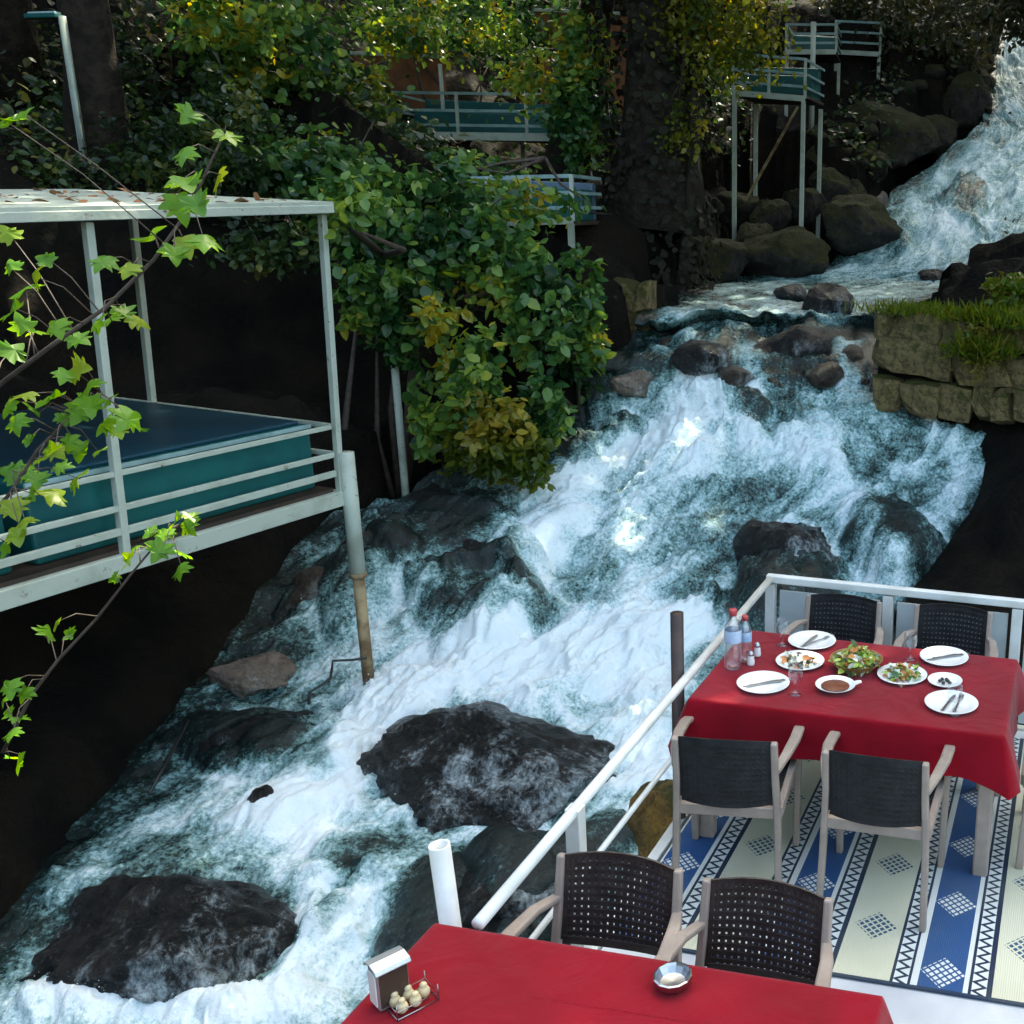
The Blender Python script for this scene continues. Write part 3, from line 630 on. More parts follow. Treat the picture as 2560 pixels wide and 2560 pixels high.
def shrub(name, label, c, rad, n, size, leaf, mat, group=None, stems=5, cat='shrub', per=26, spread=.16, singles=0, base=None, shell=.5, smat=None, extra=()):
    c = np.array(c, float)
    if base is None: base = (c[0], c[1], ground(c[0], c[1])-.05)
    t = thing(name, label, cat, base, 0, group); b = np.array(base)
    P, N = clumps(c-b, rad, n, per, spread, shell)
    for ec, er, en in extra:
        P2, N2 = clumps(np.array(ec)-b, er, en, per, spread, shell); P = np.vstack([P, P2]); N = np.vstack([N, N2])
    pm = rng.permutation(len(P)); P, N = P[pm], N[pm]; n = len(P)
    leafcloud('foliage', P[singles:], N[singles:], size*(.45+1.0*rng.random(n-singles)), leaf, mat, t)['kind'] = 'stuff'
    for i in range(stems):
        e = (c-b)+np.array(rad)*rng.normal(size=3)*.45; mid = e*.5+rng.normal(size=3)*.08*np.linalg.norm(e)
        MB().tube([(0, 0, 0), tuple(mid), tuple(e)], [.012*np.linalg.norm(e)+.01, .01*np.linalg.norm(e)+.006, .004], 6).build('branch', 'twig', t, True)
    if singles:
        LV, LF = leaf; vm = []
        me_ = npmesh('leaf', LV, LF, True); me_.materials.append(MATS[smat]);
        order = np.argsort(P[:singles, 1])
        for i in order:
            nrm = Vector(N[i]); a = Vector(rng.normal(size=3)); a.z -= .8; nrm.normalize(); yv = (a-nrm*a.dot(nrm)).normalized(); xv = yv.cross(nrm)
            o = obj('leaf', me_, None, t); o.matrix_local = Matrix.Translation(Vector(P[i]) + Vector((0, -.08, 0))) @ Matrix((xv, yv, nrm)).transposed().to_4x4() @ Matrix.Scale(size*(.8+.7*rng.random()), 4)
    return t
shrub('leafy_plant', 'trailing weeds hanging down the middle of the right wall', at(2450, 870, 11.85), (.26, .10, .34), 700, .05, OVAL, 'grass_blade', None, 3, 'plant', 18, .16, 0, tuple(at(2460, 800, 12.3)), .2)
shrub('leafy_plant', 'low weeds along the left top of the right wall', at(2300, 790, 12.75), (.35, .2, .09), 500, .05, OVAL, 'grass_blade', None, 2, 'plant', 14, .2, 0, tuple(at(2300, 800, 12.8)), .2)
shrub('leafy_plant', 'bright leafy plant at the upper right end of the wall', at(2530, 730, 12.6), (.35, .3, .22), 900, .09, OVAL, 'grass_blade', None, 3, 'plant')
shrub('hanging_shrub', 'broad leaved green shrub hanging over the water beside the fall', at(1165, 640, 11.6), (.95, .65, .72), 1350, .125, OVAL, 'bush_leaf', None, 9, 'shrub', 20, .095, 260, tuple(at(1130, 800, 12.4)), .3, 'bush_leaf_single',
      [(at(1010, 790, 11.2), (.60, .45, .80), 760), (at(1340, 760, 11.5), (.62, .55, .85), 840), (at(1170, 960, 10.9), (.55, .42, .72), 680), (at(1465, 720, 12.2), (.25, .25, .6), 300), (at(900, 760, 11.1), (.25, .25, .55), 260), (at(1350, 1020, 11.3), (.34, .28, .5), 480), (at(1070, 480, 12), (.8, .55, .45), 650), (at(1060, 1050, 10.9), (.22, .2, .42), 240)])
shrub('hanging_shrub', 'lower spray of shrub coloured sunlit yellow green dipping to the foam', at(1240, 1090, 10.8), (.50, .36, .52), 1100, .10, OVAL, 'sunlit_tint_leaf', None, 4, 'shrub', 18, .16, 0, tuple(at(1170, 900, 11.6)), .25, None, [(at(1340, 1150, 10.9), (.22, .2, .4), 260), (at(1140, 1130, 10.8), (.2, .2, .36), 220)])
shrub('hanging_shrub', 'bluish green shrub between gazebo post and the hanging shrub', at(945, 600, 11.8), (.55, .5, .75), 1700, .12, OVAL, 'bush_leaf', None, 5, 'shrub', 20, .17, 60, None, .3, 'bush_leaf_single')
shrub('hanging_shrub', 'shrub tuft by the short abutment wall', at(1440, 850, 12.6), (.35, .35, .75), 1200, .12, OVAL, 'bush_leaf', None, 4, 'shrub', 20, .17, 40, None, .3, 'bush_leaf_single')
shrub('drooping_branch', 'leafy branch drooping over the gazebo roof corner', at(850, 520, 8.7), (.36, .3, .28), 420, .095, OVAL, 'bush_leaf', None, 2, 'branch', 16, .2, 0, tuple(at(960, 640, 11.2)), .2)
shrub('background_shrub', 'green shrub above the middle of the gazebo roof', at(740, 420, 13.5), (.95, .8, .5), 2000, .12, OVAL, 'bush_leaf', 'shrubs on the hillside', 5)
shrub('background_shrub', 'yellowish leafy shrub at upper left of the hillside bench', at(660, 120, 15.5), (1.1, .9, .95), 3000, .11, BROAD, 'bush_leaf', 'shrubs on the hillside', 6)
shrub('background_shrub', 'dense green shrub in front of the hillside bench', at(1130, 440, 15.5), (1.0, .7, .38), 1500, .11, OVAL, 'bush_leaf', 'shrubs on the hillside', 5, base=None)
shrub('background_shrub', 'green shrub right of the hillside bench', at(1440, 300, 17), (.5, .6, .9), 2000, .11, OVAL, 'bush_leaf', 'shrubs on the hillside', 5)
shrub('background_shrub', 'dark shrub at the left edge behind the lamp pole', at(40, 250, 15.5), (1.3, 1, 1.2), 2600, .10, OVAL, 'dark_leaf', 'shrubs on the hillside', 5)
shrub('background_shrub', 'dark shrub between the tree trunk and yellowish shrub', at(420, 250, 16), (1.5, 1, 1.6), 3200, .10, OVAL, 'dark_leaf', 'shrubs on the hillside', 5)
shrub('background_shrub', 'green shrub hanging above the hillside bench', at(1150, 50, 21.5), (2.6, 1, .8), 4200, .11, OVAL, 'bush_leaf', 'shrubs on the hillside', 6)
for lab, c_, r_, n_ in (('dark bushy plant on the cliff top left of the lamp pole', at(70, 420, 12.4), (.9, .6, .45), 900), ('dark bushy plant on the cliff top behind the gazebo roof middle', at(430, 400, 12.6), (1.1, .6, .5), 1300),
                      ('dark bushy plant above the cliff between trunk and shrubs', at(560, 300, 13.6), (.9, .6, .6), 1200), ('dark trailing plant on the cliff inside the gazebo right corner', at(690, 610, 11.6), (.85, .35, .32), 900), ('dark bushy plant right of the leaning lamp pole', at(250, 330, 14.0), (.8, .5, .7), 1000)):
    shrub('cliff_plant', lab, c_, r_, n_, .085, OVAL, 'hill_leaf', 'plants along the cliff top', 3, 'plant', 26, .16, 0, tuple(np.array(c_)+np.array([0, .25, -.25])))
for lab, c_, r_, n_ in (('light leafy spray before the left end of the hillside bench', at(905, 230, 17.0), (.6, .4, .6), 520), ('light leafy spray before the right half of the hillside bench', at(1330, 200, 17.3), (.7, .4, .55), 560),
                      ('leafy spray hanging beside the ivy covered trunk', at(1455, 130, 16.6), (.55, .4, .95), 900), ('leafy spray at the top left above the slanting rail', at(560, 60, 14.2), (.8, .5, .5), 760), ('leafy spray over the brown terrace wall', at(1010, 90, 18), (1.1, .5, .45), 900), ('leafy spray draped over the small blue railed platform', at(1290, 500, 12.9), (.75, .4, .35), 520)):
    shrub('leafy_spray', lab, c_, r_, n_, .11, OVAL, 'bush_leaf', 'leafy sprays in front of the terraces', 3, 'branch', 16, .2, 0, tuple(np.array(c_)+np.array([.2, .5, .5])), .15)
shrub('background_shrub', 'dark olive shrub overhanging the top of the cascade', at(2560, 25, 26.8), (1.3, .9, .8), 2600, .12, OVAL, 'olive_leaf', 'shrubs on the hillside', 5, base=tuple(at(2700, 90, 28)))
shrub('background_shrub', 'dark shrub under the hillside bench', at(950, 420, 17), (1.5, .8, .7), 2000, .10, OVAL, 'dark_leaf', 'shrubs on the hillside', 5)
shrub('background_shrub', 'olive shrub beside the top of the cascade', at(2310, 80, 27), (1.6, 1.2, 1.5), 3600, .13, OVAL, 'olive_leaf', 'shrubs on the hillside', 6)
shrub('background_shrub', 'olive shrub between the two upper platforms', at(2120, 20, 28), (1.2, 1, .9), 2000, .13, OVAL, 'olive_leaf', 'shrubs on the hillside', 5)
shrub('background_shrub', 'small green shrub behind the far mossy boulders', at(2210, 240, 27), (1.0, .8, .8), 1600, .12, OVAL, 'olive_leaf', 'shrubs on the hillside', 4)

# ------------------------------------------------------------------ trees
def tree(name, label, base, top, r0, crown, n, size, leaf, mat, limbs=5, lean=(0, 0), bark='bark', cn='crown', shell=.4, group=None, per=40, spread=.14):
    t = thing(name, label, 'tree', base, 0, group); b = np.array(base)
    tp = np.array(top)-b; pts = [tp*f+np.array([math.sin(f*5)*.1*tp[2]*.12, math.cos(f*4)*.06*tp[2]*.12, 0]) for f in np.linspace(0, 1, 7)]
    m = MB().tube([tuple(p) for p in pts], [r0*(1.35 if i == 0 else 1)*(1-.55*i/6) for i in range(7)], 12)
    o = m.build('trunk', bark, t, True)
    cs = crown if isinstance(crown, list) else [crown]
    for cc, rad, nn in cs:
        P, N = clumps(np.array(cc)-b, rad, nn, per, spread, shell)
        leafcloud(cn, P, N, size*(.6+.8*rng.random(nn)), leaf, mat, t)
        for i in range(limbs):
            s_ = pts[3+i % 3]; e = np.array(cc)-b+np.array(rad)*rng.normal(size=3)*.4; mid = (s_+e)/2+np.array([0, 0, .1*np.linalg.norm(e-s_)])
            MB().tube([tuple(s_), tuple(mid), tuple(e)], [r0*.4, r0*.25, r0*.08], 7).build('limb', bark, t, True)
    return t
def gbase(x, y): return (x, y, ground(x, y)-.1)
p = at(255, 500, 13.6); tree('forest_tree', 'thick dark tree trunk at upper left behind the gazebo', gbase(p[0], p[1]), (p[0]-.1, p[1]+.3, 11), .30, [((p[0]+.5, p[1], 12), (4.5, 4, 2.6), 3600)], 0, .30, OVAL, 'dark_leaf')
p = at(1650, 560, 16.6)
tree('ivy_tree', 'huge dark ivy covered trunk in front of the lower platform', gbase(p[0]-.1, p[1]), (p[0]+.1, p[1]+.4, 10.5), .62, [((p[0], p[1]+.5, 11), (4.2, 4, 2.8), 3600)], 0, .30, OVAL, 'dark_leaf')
ivy = []
for zc in np.arange(1.0, 7.5, .05):
    for q in range(22):
        a_ = rng.random()*2*PI; rr_ = .68+.22*rng.random()+.20*vnoise(np.array([a_*1.3]), np.array([zc*1.2]), 0, 8)[0]; ivy.append((p[0]-.1+math.cos(a_)*rr_, p[1]+.1+math.sin(a_)*rr_, zc+.1*rng.normal(), math.cos(a_), math.sin(a_)))
ivy = np.array(ivy)
tag(leafcloud('ivy', ivy[:, :3], np.c_[ivy[:, 3:], .25+0*ivy[:, 0]]+rng.normal(size=(len(ivy), 3))*.35, .10*(.6+.8*rng.random(len(ivy))), BROAD, 'ivy_leaf'), 'dark brownish ivy wrapped round the huge trunk', 'ivy')
q = at(1800, 120, 16.2)
tree('small_tree', 'slender tree with leaves coloured sunlit yellow before the lower platform', gbase(p[0]+.3, p[1]-.4), (q[0]-.2, q[1], q[2]+1.4), .09, [((q[0]-.1, q[1], q[2]+.35), (1.15, .8, 1.05), 3000), ((q[0]-.55, q[1]-.2, q[2]-1.0), (.40, .4, .7), 320)], .10, .085, OVAL, 'sunlit_tint_leaf', 3, shell=.3, per=16)
p = at(2540, 120, 27); tree('forest_tree', 'dark leaning tree trunk at the top right corner', gbase(p[0]+1.2, p[1]), (p[0]-1.8, p[1], 12.5), .26, [((p[0]-.5, p[1]+1, 14), (4.5, 4, 2.6), 3000)], 0, .32, OVAL, 'dark_leaf')
# tall trees added for shade, their unseen crowns closing over the ravine
SHADE_TREES = [(-9.5, 13, 10.5, 4.6, 3), (-13, 9, 10, 4.5, 3), (-5.5, 17, 13, 4.8, 3), (-1, 15.5, 11.5, 4.6, 2.6), (3.5, 16.5, 12.5, 4.8, 3), (7.5, 13.0, 11.5, 4.6, 3), (-10, 22, 15.5, 5, 3.4), (-3, 24, 17, 5, 3.4), (4, 23, 16.5, 5, 3.4), (10, 20, 15, 5, 3.4), (0, 31, 21, 5, 3.5), (-16, 17, 15, 5, 3.4), (-8, 31, 21, 5.5, 3.5), (8, 29, 21, 5.5, 3.5), (-17, 25, 20, 5.5, 3.5), (3.7, 9.6, 11.5, 5.0, 2.2), (6, 39.5, 21.5, 6, 3.5), (4.6, 33, 18, 5, 2.8)]
CLAB = ['spreading crown over the gazebo', 'crown left of the gazebo', 'crown over the ivy covered trunk', 'crown over the weir', 'crown over the right wall', 'crown at far right of the deck', 'crown above the hillside bench', 'crown above the lower platform', 'crown above the cascade', 'crown right of the cascade', 'crown at the head of the ravine', 'crown on the left hillside', 'crown high behind the bench', 'crown high on the right slope', 'crown at the back left of the hillside', 'crown reaching over the deck', 'crown above the top of the cascade', 'crown over the bend of the cascade']
for i, (x, y, zc, rx, rz_) in enumerate(SHADE_TREES):
    bx = x + (-2.5 if x < -3 else (3.5 if x > 1 else 0)); by = y+2.0
    if y < 11: bx = 7.5
    if i == 2: bx, by = -9.5, 27.0
    if -3 <= x <= 1: bx = x-4.5 if y < 20 else x-3.5
    tree('forest_tree', 'tall tree added for shade, with '+CLAB[i], gbase(bx, by), (x*.5+bx*.5, (y+by)/2, zc+.5), .28, [((x, y, zc), (rx, rx*.9, rz_), {7: 900, 15: 5000, 0: 3000, 2: 2600, 3: 4600, 4: 2200, 6: 2800, 8: 5600, 10: 5600, 13: 5600, 16: 6000, 17: 5600}.get(i, 3800))], 0, .34, OVAL, 'dark_leaf', 4, shell=.25, group='added shade trees closing over the ravine', per=30, spread=.17)
#PART2
# ------------------------------------------------------------------ dining deck
def onu(x, y, u):
    d = ray(x, y); du = math.sin(YAW)*d[0]+math.cos(YAW)*d[1]; P = d*(u/du)+np.array([0, 0, H])
    return P
def uv_of(P): return (math.sin(YAW)*P[0]+math.cos(YAW)*P[1], math.cos(YAW)*P[0]-math.sin(YAW)*P[1])
def ribbon(m, pts, wd, th, up=(0, 0, 1)):
    pts = [Vector(p) for p in pts]; n = len(pts); b = len(m.v)
    for i, p in enumerate(pts):
        d = (pts[min(i+1, n-1)]-pts[max(i-1, 0)]).normalized(); s = d.cross(Vector(up)).normalized(); nn_ = s.cross(d)
        w_ = wd[i] if hasattr(wd, '__len__') else wd
        for a, c in ((-1, -1), (1, -1), (1, 1), (-1, 1)): m.v.append(tuple(p+s*a*w_/2+nn_*c*th/2))
    for i in range(n-1):
        for j in range(4): m.f.append((b+i*4+j, b+i*4+(j+1) % 4, b+(i+1)*4+(j+1) % 4, b+(i+1)*4+j))
    m.f.append((b+3, b+2, b+1, b)); e = b+(n-1)*4; m.f.append((e, e+1, e+2, e+3)); return m
deck = thing('dining_deck', 'white railed dining deck standing over the stream at lower right', 'deck', D(0, 0, 0), -YAW)
RV, RU, RZ = -1.62, 5.58, .80
MB().quadbox((.35, 3.0+.04, -.075), (4.0, 5.2, .15)).build('floor', 'floor_tile', deck, bevel=.006)
MB().quadbox((-1.79, 1.52, -.078), (.26, 2.16, .15)).build('floor_extension', 'floor_tile', deck, bevel=.006)
MB().quadbox((-1.685, 4.13, -.10), (.05, 3.02, .22)).build('edge_beam', 'white_paint', deck, bevel=.004)
MB().quadbox((.35, 5.67, -.10), (4.08, .05, .22)).build('edge_beam', 'white_paint', deck, bevel=.004)
MB().tube([(RV, 2.485, .748), (RV, RU, RZ)], .021, 12).build('top_rail', 'white_paint', deck, True)
MB().tube([(RV, 2.53, .47), (RV, RU, .47)], .012, 10).build('mid_rail', 'white_paint', deck, True)
MB().quadbox(((RV+2.3)/2, RU, RZ), (2.3-RV+.05, .05, .045)).build('top_rail', 'white_paint', deck, bevel=.006)
for u_ in (3.12, RU): MB().quadbox((RV, u_, .36), (.055, .055, .82)).build('rail_post', 'white_paint', deck, bevel=.004)
for v_ in (-.93, -.2, .75, 1.7): MB().quadbox((v_, RU, .37), (.06, .05, .80)).build('rail_post', 'white_paint', deck, bevel=.004)
for a, b in ((-1.57, -.98), (-.88, -.25), (-.15, .70), (.80, 1.65)): MB().quadbox(((a+b)/2, RU+.012, .40), (b-a, .012, .66)).build('side_panel', 'panel_sheet', deck, bevel=.003)
for (u_, v_) in ((5.4, -1.45), (5.4, .8), (3.2, -1.45), (3.2, .8), (1.2, -1.45)):
    P = D(u_, v_, 0); g = ground(P[0], P[1]); MB().quadbox((v_, u_, (g-.2-.15)/2), (.12, .12, -.15-(g-.2))).build('support_post', 'brown_steel', deck)
# rug
k = NT('rug_print'); co = k.coord('Object'); sx = k.node('ShaderNodeSeparateXYZ'); k.l.new(co, sx.inputs[0]); X_, Y_ = sx.outputs[0], sx.outputs[1]
xm = k.mth('FRACT', k.mth('ADD', k.mth('DIVIDE', k.mth('ADD', X_, .725), .62), 10.0))
def rect(a, b): return k.mth('MULTIPLY', k.mth('GREATER_THAN', xm, a), k.mth('LESS_THAN', xm, b))
WHT, CRM, BLU, DRK = (.70, .72, .68), (.64, .62, .46), (.018, .075, .21), (.008, .022, .055)
col = k.mix(rect(0, .364), WHT, CRM)
col = k.mix(rect(.537, .821), col, BLU)
for a, b in ((.364, .384), (.475, .493), (.852, .872), (.965, 1.01)): col = k.mix(rect(a, b), col, DRK)
tri = k.mth('ABSOLUTE', k.mth('SUBTRACT', k.mth('FRACT', k.mth('DIVIDE', Y_, .05)), .5))
for a, b in ((.384, .475), (.872, .965)):
    lx = k.mth('DIVIDE', k.mth('SUBTRACT', xm, a), b-a)
    zg = k.mth('LESS_THAN', k.mth('ABSOLUTE', k.mth('SUBTRACT', lx, k.mth('ADD', .12, k.mth('MULTIPLY', tri, 1.5)))), .20)
    col = k.mix(k.mth('MULTIPLY', rect(a, b), zg), col, DRK)
for cc, ph, dc, a, b in ((.182, .05, (.03, .09, .16), 0, .364), (.679, .55, WHT, .537, .821)):
    dx = k.mth('MULTIPLY', k.mth('SUBTRACT', xm, cc), .62); dy = k.mth('MULTIPLY', k.mth('SUBTRACT', k.mth('FRACT', k.mth('ADD', k.mth('DIVIDE', Y_, .44), ph)), .5), .44)
    dia = k.mth('LESS_THAN', k.mth('ADD', k.mth('ABSOLUTE', dx), k.mth('ABSOLUTE', dy)), .088)
    c1 = k.mth('LESS_THAN', k.mth('FRACT', k.mth('ADD', k.mth('DIVIDE', k.mth('ADD', dx, dy), .0352), 20.0)), .68)
    c2 = k.mth('LESS_THAN', k.mth('FRACT', k.mth('ADD', k.mth('DIVIDE', k.mth('SUBTRACT', dx, dy), .0352), 20.0)), .68)
    col = k.mix(k.mth('MULTIPLY', k.mth('MULTIPLY', dia, rect(a, b)), k.mth('MULTIPLY', c1, c2)), col, dc)
col = k.mix(k.mth('LESS_THAN', Y_, 3.405), col, (.012, .03, .07))
mottle = k.sstep(k.noise(co, 2.3, 4), .3, .75); col = k.mix(k.mth('MULTIPLY', mottle, .16), col, (.25, .26, .14))  # random olive mottling over the print
wv = k.mth('ABSOLUTE', k.mth('SUBTRACT', k.mth('FRACT', k.mth('DIVIDE', X_, .009)), .5))
k.base(color=col, rough=.6, spec=.35, normal=k.bump(wv, .5, .004))
rug = MB().quadbox((.35, 4.455, 0), (3.98, 2.13, .008)).build('striped_rug', 'rug_print'); rug.location = D(0, 0, .0085); rug.rotation_euler = (0, 0, -YAW)
tag(rug, 'blue and cream striped woven mat with diamonds under the laid table', 'rug')

# posts standing outside the railing
P1 = onu(1698, 1960, 4.30); P0 = onu(1690, 1532, 4.30); g = ground(P1[0], P1[1])
t = tag(MB().tube([(0, 0, 0), (0, 0, P0[2]-g+.2)], .030, 14).build('steel_post', 'brown_steel', None, True), 'dark brown steel post rising just outside the railing', 'post'); t.location = (P1[0], P1[1], g-.2)
P0 = onu(1098, 2112, 2.66)
t = tag(MB().lathe([(.033, -1.9), (.033, 0), (.026, 0), (.026, -.25), (0.0001, -.25)], 20).build('hollow_pipe', 'white_paint', None, True), 'short white open ended pipe post behind the near red table', 'pipe'); t.location = tuple(P0); t.rotation_euler = (0, -.05, 0)

# tables and cloths
def table(label, uc, vc, wv_, du_, rz=-YAW):
    t = thing('dining_table', label, 'table', D(uc, vc, 0), rz)
    MB().quadbox((0, 0, .715), (wv_-.03, du_-.03, .03)).build('tabletop', 'taupe_plastic', t)
    for sx_ in (-1, 1):
        for sy in (-1, 1): MB().bar((sx_*(wv_/2-.05), sy*(du_/2-.05), .0095), (sx_*(wv_/2-.05), sy*(du_/2-.05), .70), .07, .06).build('leg', 'taupe_plastic', t, bevel=.01)
    return t
def cloth(label, uc, vc, wv_, du_, hang, seed):
    rs = np.random.default_rng(seed); m = MB(); pts = []; N = 360; rc = .02
    per = 2*(wv_+du_)
    for i in range(N):
        s_ = i/N*per
        if s_ < wv_: p = (-wv_/2+s_, -du_/2); nrm = (0, -1); e = min(s_, wv_-s_)
        elif s_ < wv_+du_: p = (wv_/2, -du_/2+s_-wv_); nrm = (1, 0); e = min(s_-wv_, wv_+du_-s_)
        elif s_ < 2*wv_+du_: p = (wv_/2-(s_-wv_-du_), du_/2); nrm = (0, 1); e = min(s_-wv_-du_, 2*wv_+du_-s_)
        else: p = (-wv_/2, du_/2-(s_-2*wv_-du_)); nrm = (-1, 0); e = min(s_-2*wv_-du_, per-s_)
        co_ = math.exp(-e/.07); n2_ = Vector((nrm[0], nrm[1])); n2_ = (n2_+Vector((math.copysign(1, p[0]), math.copysign(1, p[1])))*co_*.9).normalized()
        pts.append((p, n2_, co_, s_))
    rows = [(0, 0), (.006, -.004), (.010, -.014)]+[(.012+.03*f, -.014-(hang-.014)*f) for f in (.12, .28, .45, .62, .8, 1.0)]
    for fr in (.5, .97):
        for p, n_, c_, s_ in pts: m.v.append((p[0]*fr, p[1]*fr, .0012*math.sin(p[0]*23+p[1]*17)))
    ph = rs.random(4)*6
    for r_, z_ in rows:
        f = min(1, -z_/hang)
        for p, n_, c_, s_ in pts:
            wob = (.012*math.sin(s_*9+ph[0])+.009*math.sin(s_*17+ph[1])+.006*math.sin(s_*31+ph[2]))*f*(1.0)
            o_ = r_+wob+c_*.065*f
            m.v.append((p[0]+n_.x*o_, p[1]+n_.y*o_, z_*(1+.18*c_*f)+.010*math.sin(s_*4+ph[3])*f))
    R_ = len(rows)+2
    for i in range(R_-1):
        for j in range(N): m.f.append((i*N+j, i*N+(j+1) % N, (i+1)*N+(j+1) % N, (i+1)*N+j))
    m.f.append(tuple(reversed(range(N))))
    for i_, f_ in enumerate(m.f): m.f[i_] = tuple(reversed(f_))
    o = m.build('tablecloth', 'red_cloth', None, True); o.location = D(uc, vc, .735); o.rotation_euler = (0, 0, -YAW); return tag(o, label, 'tablecloth')
table('far dining table laid with plates at the deck corner', 4.535, -.865, 1.38, .80)
cloth('red cloth on the laid table at the deck corner', 4.535, -.865, 1.40, .83, .21, 3)
table('near dining table cut by the bottom of the picture', 2.05, -1.07, 1.34, .82)
cloth('plain red cloth on the near table with the napkin box', 2.05, -1.07, 1.37, .85, .22, 4)

# chairs: moulded armchairs with a woven back
def back_pt(x, z): return (x, -.228-(z-.44)*.16-.030*(1-(x/.19)**2), z)
def chair_back(sv=.0158, sh=.0180, z0=.495, z1=.772, hw=.185):
    m = MB(); nx, nz = 17, 11
    for i in range(nx+1):
        x = -hw+2*hw*i/nx; ribbon(m, [back_pt(x, z0+(z1-z0)*q/3+.012*(1-(x/hw)**2)*(q-1.5)/1.5) for q in range(4)], sv if 0 < i < nx else .026, .006, (0, -1, .1))
    for j in range(nz+1):
        zz_ = z0+(z1-z0)*j/nz; ribbon(m, [back_pt(-hw+2*hw*q/8, zz_+.012*(1-((-hw+2*hw*q/8)/hw)**2)*(j/nz*2-1)) for q in range(9)], sh if 0 < j < nz else .032, .0066, (0, -1, .1))
    return m.mesh('backrest')
def make_chair(label, wm, loc, rz, group):
    t = thing('armchair', label, 'chair', loc, rz, group)
    obj('backrest', chair_back(*((.0158, .0180) if wm == 'dark_weave' else (.0185, .0205))), wm, t)
    m = MB(); nx = 16
    for i in range(nx+1):
        x = -.20+.40*i/nx; m.quadbox((x, 0, .438), (.0185, .40, .006))
        y = -.20+.40*i/nx; m.quadbox((0, y, .4385), (.40, .0185, .0065))
    m.build('seat', wm, t)
    f = MB()
    for s_ in (-1, 1): f.bar((s_*.215, -.22, .43), (s_*.22, .23, .43), .03, .05)
    f.bar((-.20, -.222, .432), (.20, -.222, .432), .03, .05); f.bar((-.205, .226, .428), (.205, .226, .428), .032, .055)
    f.build('seat_frame', 'taupe_plastic', t, bevel=.006)
    for s_ in (-1, 1):
        ribbon(MB(), [(s_*.222, -.250, 0), (s_*.215, -.228, .25), (s_*.210, -.226, .43), (s_*.202, -.252, .60), (s_*.200, -.286, .785)], [.036, .038, .042, .038, .030], .028, (1, 0, 0)).build('rear_leg', 'taupe_plastic', t, bevel=.007)
        ribbon(MB(), [(s_*.235, .215, 0), (s_*.238, .200, .30), (s_*.245, .195, .615)], [.036, .042, .044], .03, (1, 0, 0)).build('front_leg', 'taupe_plastic', t, bevel=.007)
        ribbon(MB(), [(s_*.204, -.258, .640), (s_*.232, -.15, .662), (s_*.250, -.02, .664), (s_*.252, .10, .652), (s_*.246, .185, .634), (s_*.244, .225, .610)], [.034, .042, .048, .048, .046, .040], .024).build('armrest', 'taupe_plastic', t, bevel=.008)
    return t
FZ = .0125
c1 = make_chair('slate backed armchair at the near left side of the laid table', 'slate_weave', D(3.96, -1.29, FZ), -YAW+.13, 'armchairs at the laid table')
dup(c1, 'slate backed armchair at the near right side of the laid table', D(3.98, -.64, FZ), -YAW, 'armchairs at the laid table')
dup(c1, 'armchair between laid table and far rail, the left one', D(5.10, -1.146, FZ), PI-YAW, 'armchairs at the laid table')
dup(c1, 'armchair between laid table and far rail, the right one', D(5.12, -.54, FZ), PI-YAW, 'armchairs at the laid table')
dup(c1, 'armchair at the right end of the laid table, cut by the picture edge', D(4.50, .16, FZ), PI/2-YAW, 'armchairs at the laid table')
c2 = make_chair('left brown pierced back armchair behind the near table', 'dark_weave', D(2.545, -1.315, 0), PI-YAW+.02, 'armchairs at the near table')
dup(c2, 'right brown pierced back armchair behind the near table', D(2.52, -.82, 0), PI-YAW-.02, 'armchairs at the near table')

# things on the laid table
TZ_ = .7365
def plate_mesh(r, h=.018): return MB().lathe([(.0001, .004), (r*.62, .004), (r*.70, .008), (r*.97, h), (r, h), (r*.99, h-.003), (r*.70, .003), (r*.6, 0), (.0001, 0)], 40).mesh('plate', True)
PM = plate_mesh(.122)
def on(x, y, dz=0): P = onz(x, y, TZ_); return (P[0], P[1], P[2]+dz)
def tk(name, mat): return simple
def knife(label, x, y, ang):
    m = MB(); ribbon(m, [(0, -.10, .002), (0, -.02, .003), (0, .0, .003)], [.012, .010, .009], .005); ribbon(m, [(0, 0, .003), (.002, .05, .003), (.004, .09, .003), (.006, .105, .003)], [.011, .018, .015, .003], .0025)
    o = m.build('table_knife', 'steel'); o.location = on(x, y, .0085); o.rotation_euler = (0, 0, ang); return tag(o, label, 'knife', 'cutlery on the plates')
def fork(label, x, y, ang):
    m = MB(); ribbon(m, [(0, -.10, .002), (0, -.02, .003), (0, .03, .004)], [.013, .007, .007], .004); ribbon(m, [(0, .03, .004), (0, .045, .004), (0, .055, .004)], [.007, .020, .022], .003)
    for q in (-1.5, -.5, .5, 1.5): m.bar((q*.006, .055, .004), (q*.006, .098, .006), .0032, .0025)
    o = m.build('table_fork', 'steel'); o.location = on(x, y, .0085); o.rotation_euler = (0, 0, ang); return tag(o, label, 'fork', 'cutlery on the plates')
for i, (x, y, lab, ang, ang2) in enumerate([(1908, 1713, 'at the near left of the laid table', -1.0, -1.15), (2030, 1607, 'at the far left of the laid table', -.35, -.75), (2360, 1647, 'at the far right of the laid table', -1.0, -1.2), (2378, 1763, 'at the near right of the laid table', -.35, -.25)]):
    o = obj('dinner_plate', PM, 'porcelain', None, on(x, y)); tag(o, 'white dinner plate '+lab, 'plate', 'white dinner plates')
    knife('steel knife on the plate '+lab, x-10, y+2, ang); fork('steel fork on the plate '+lab, x+18, y-2, ang2)
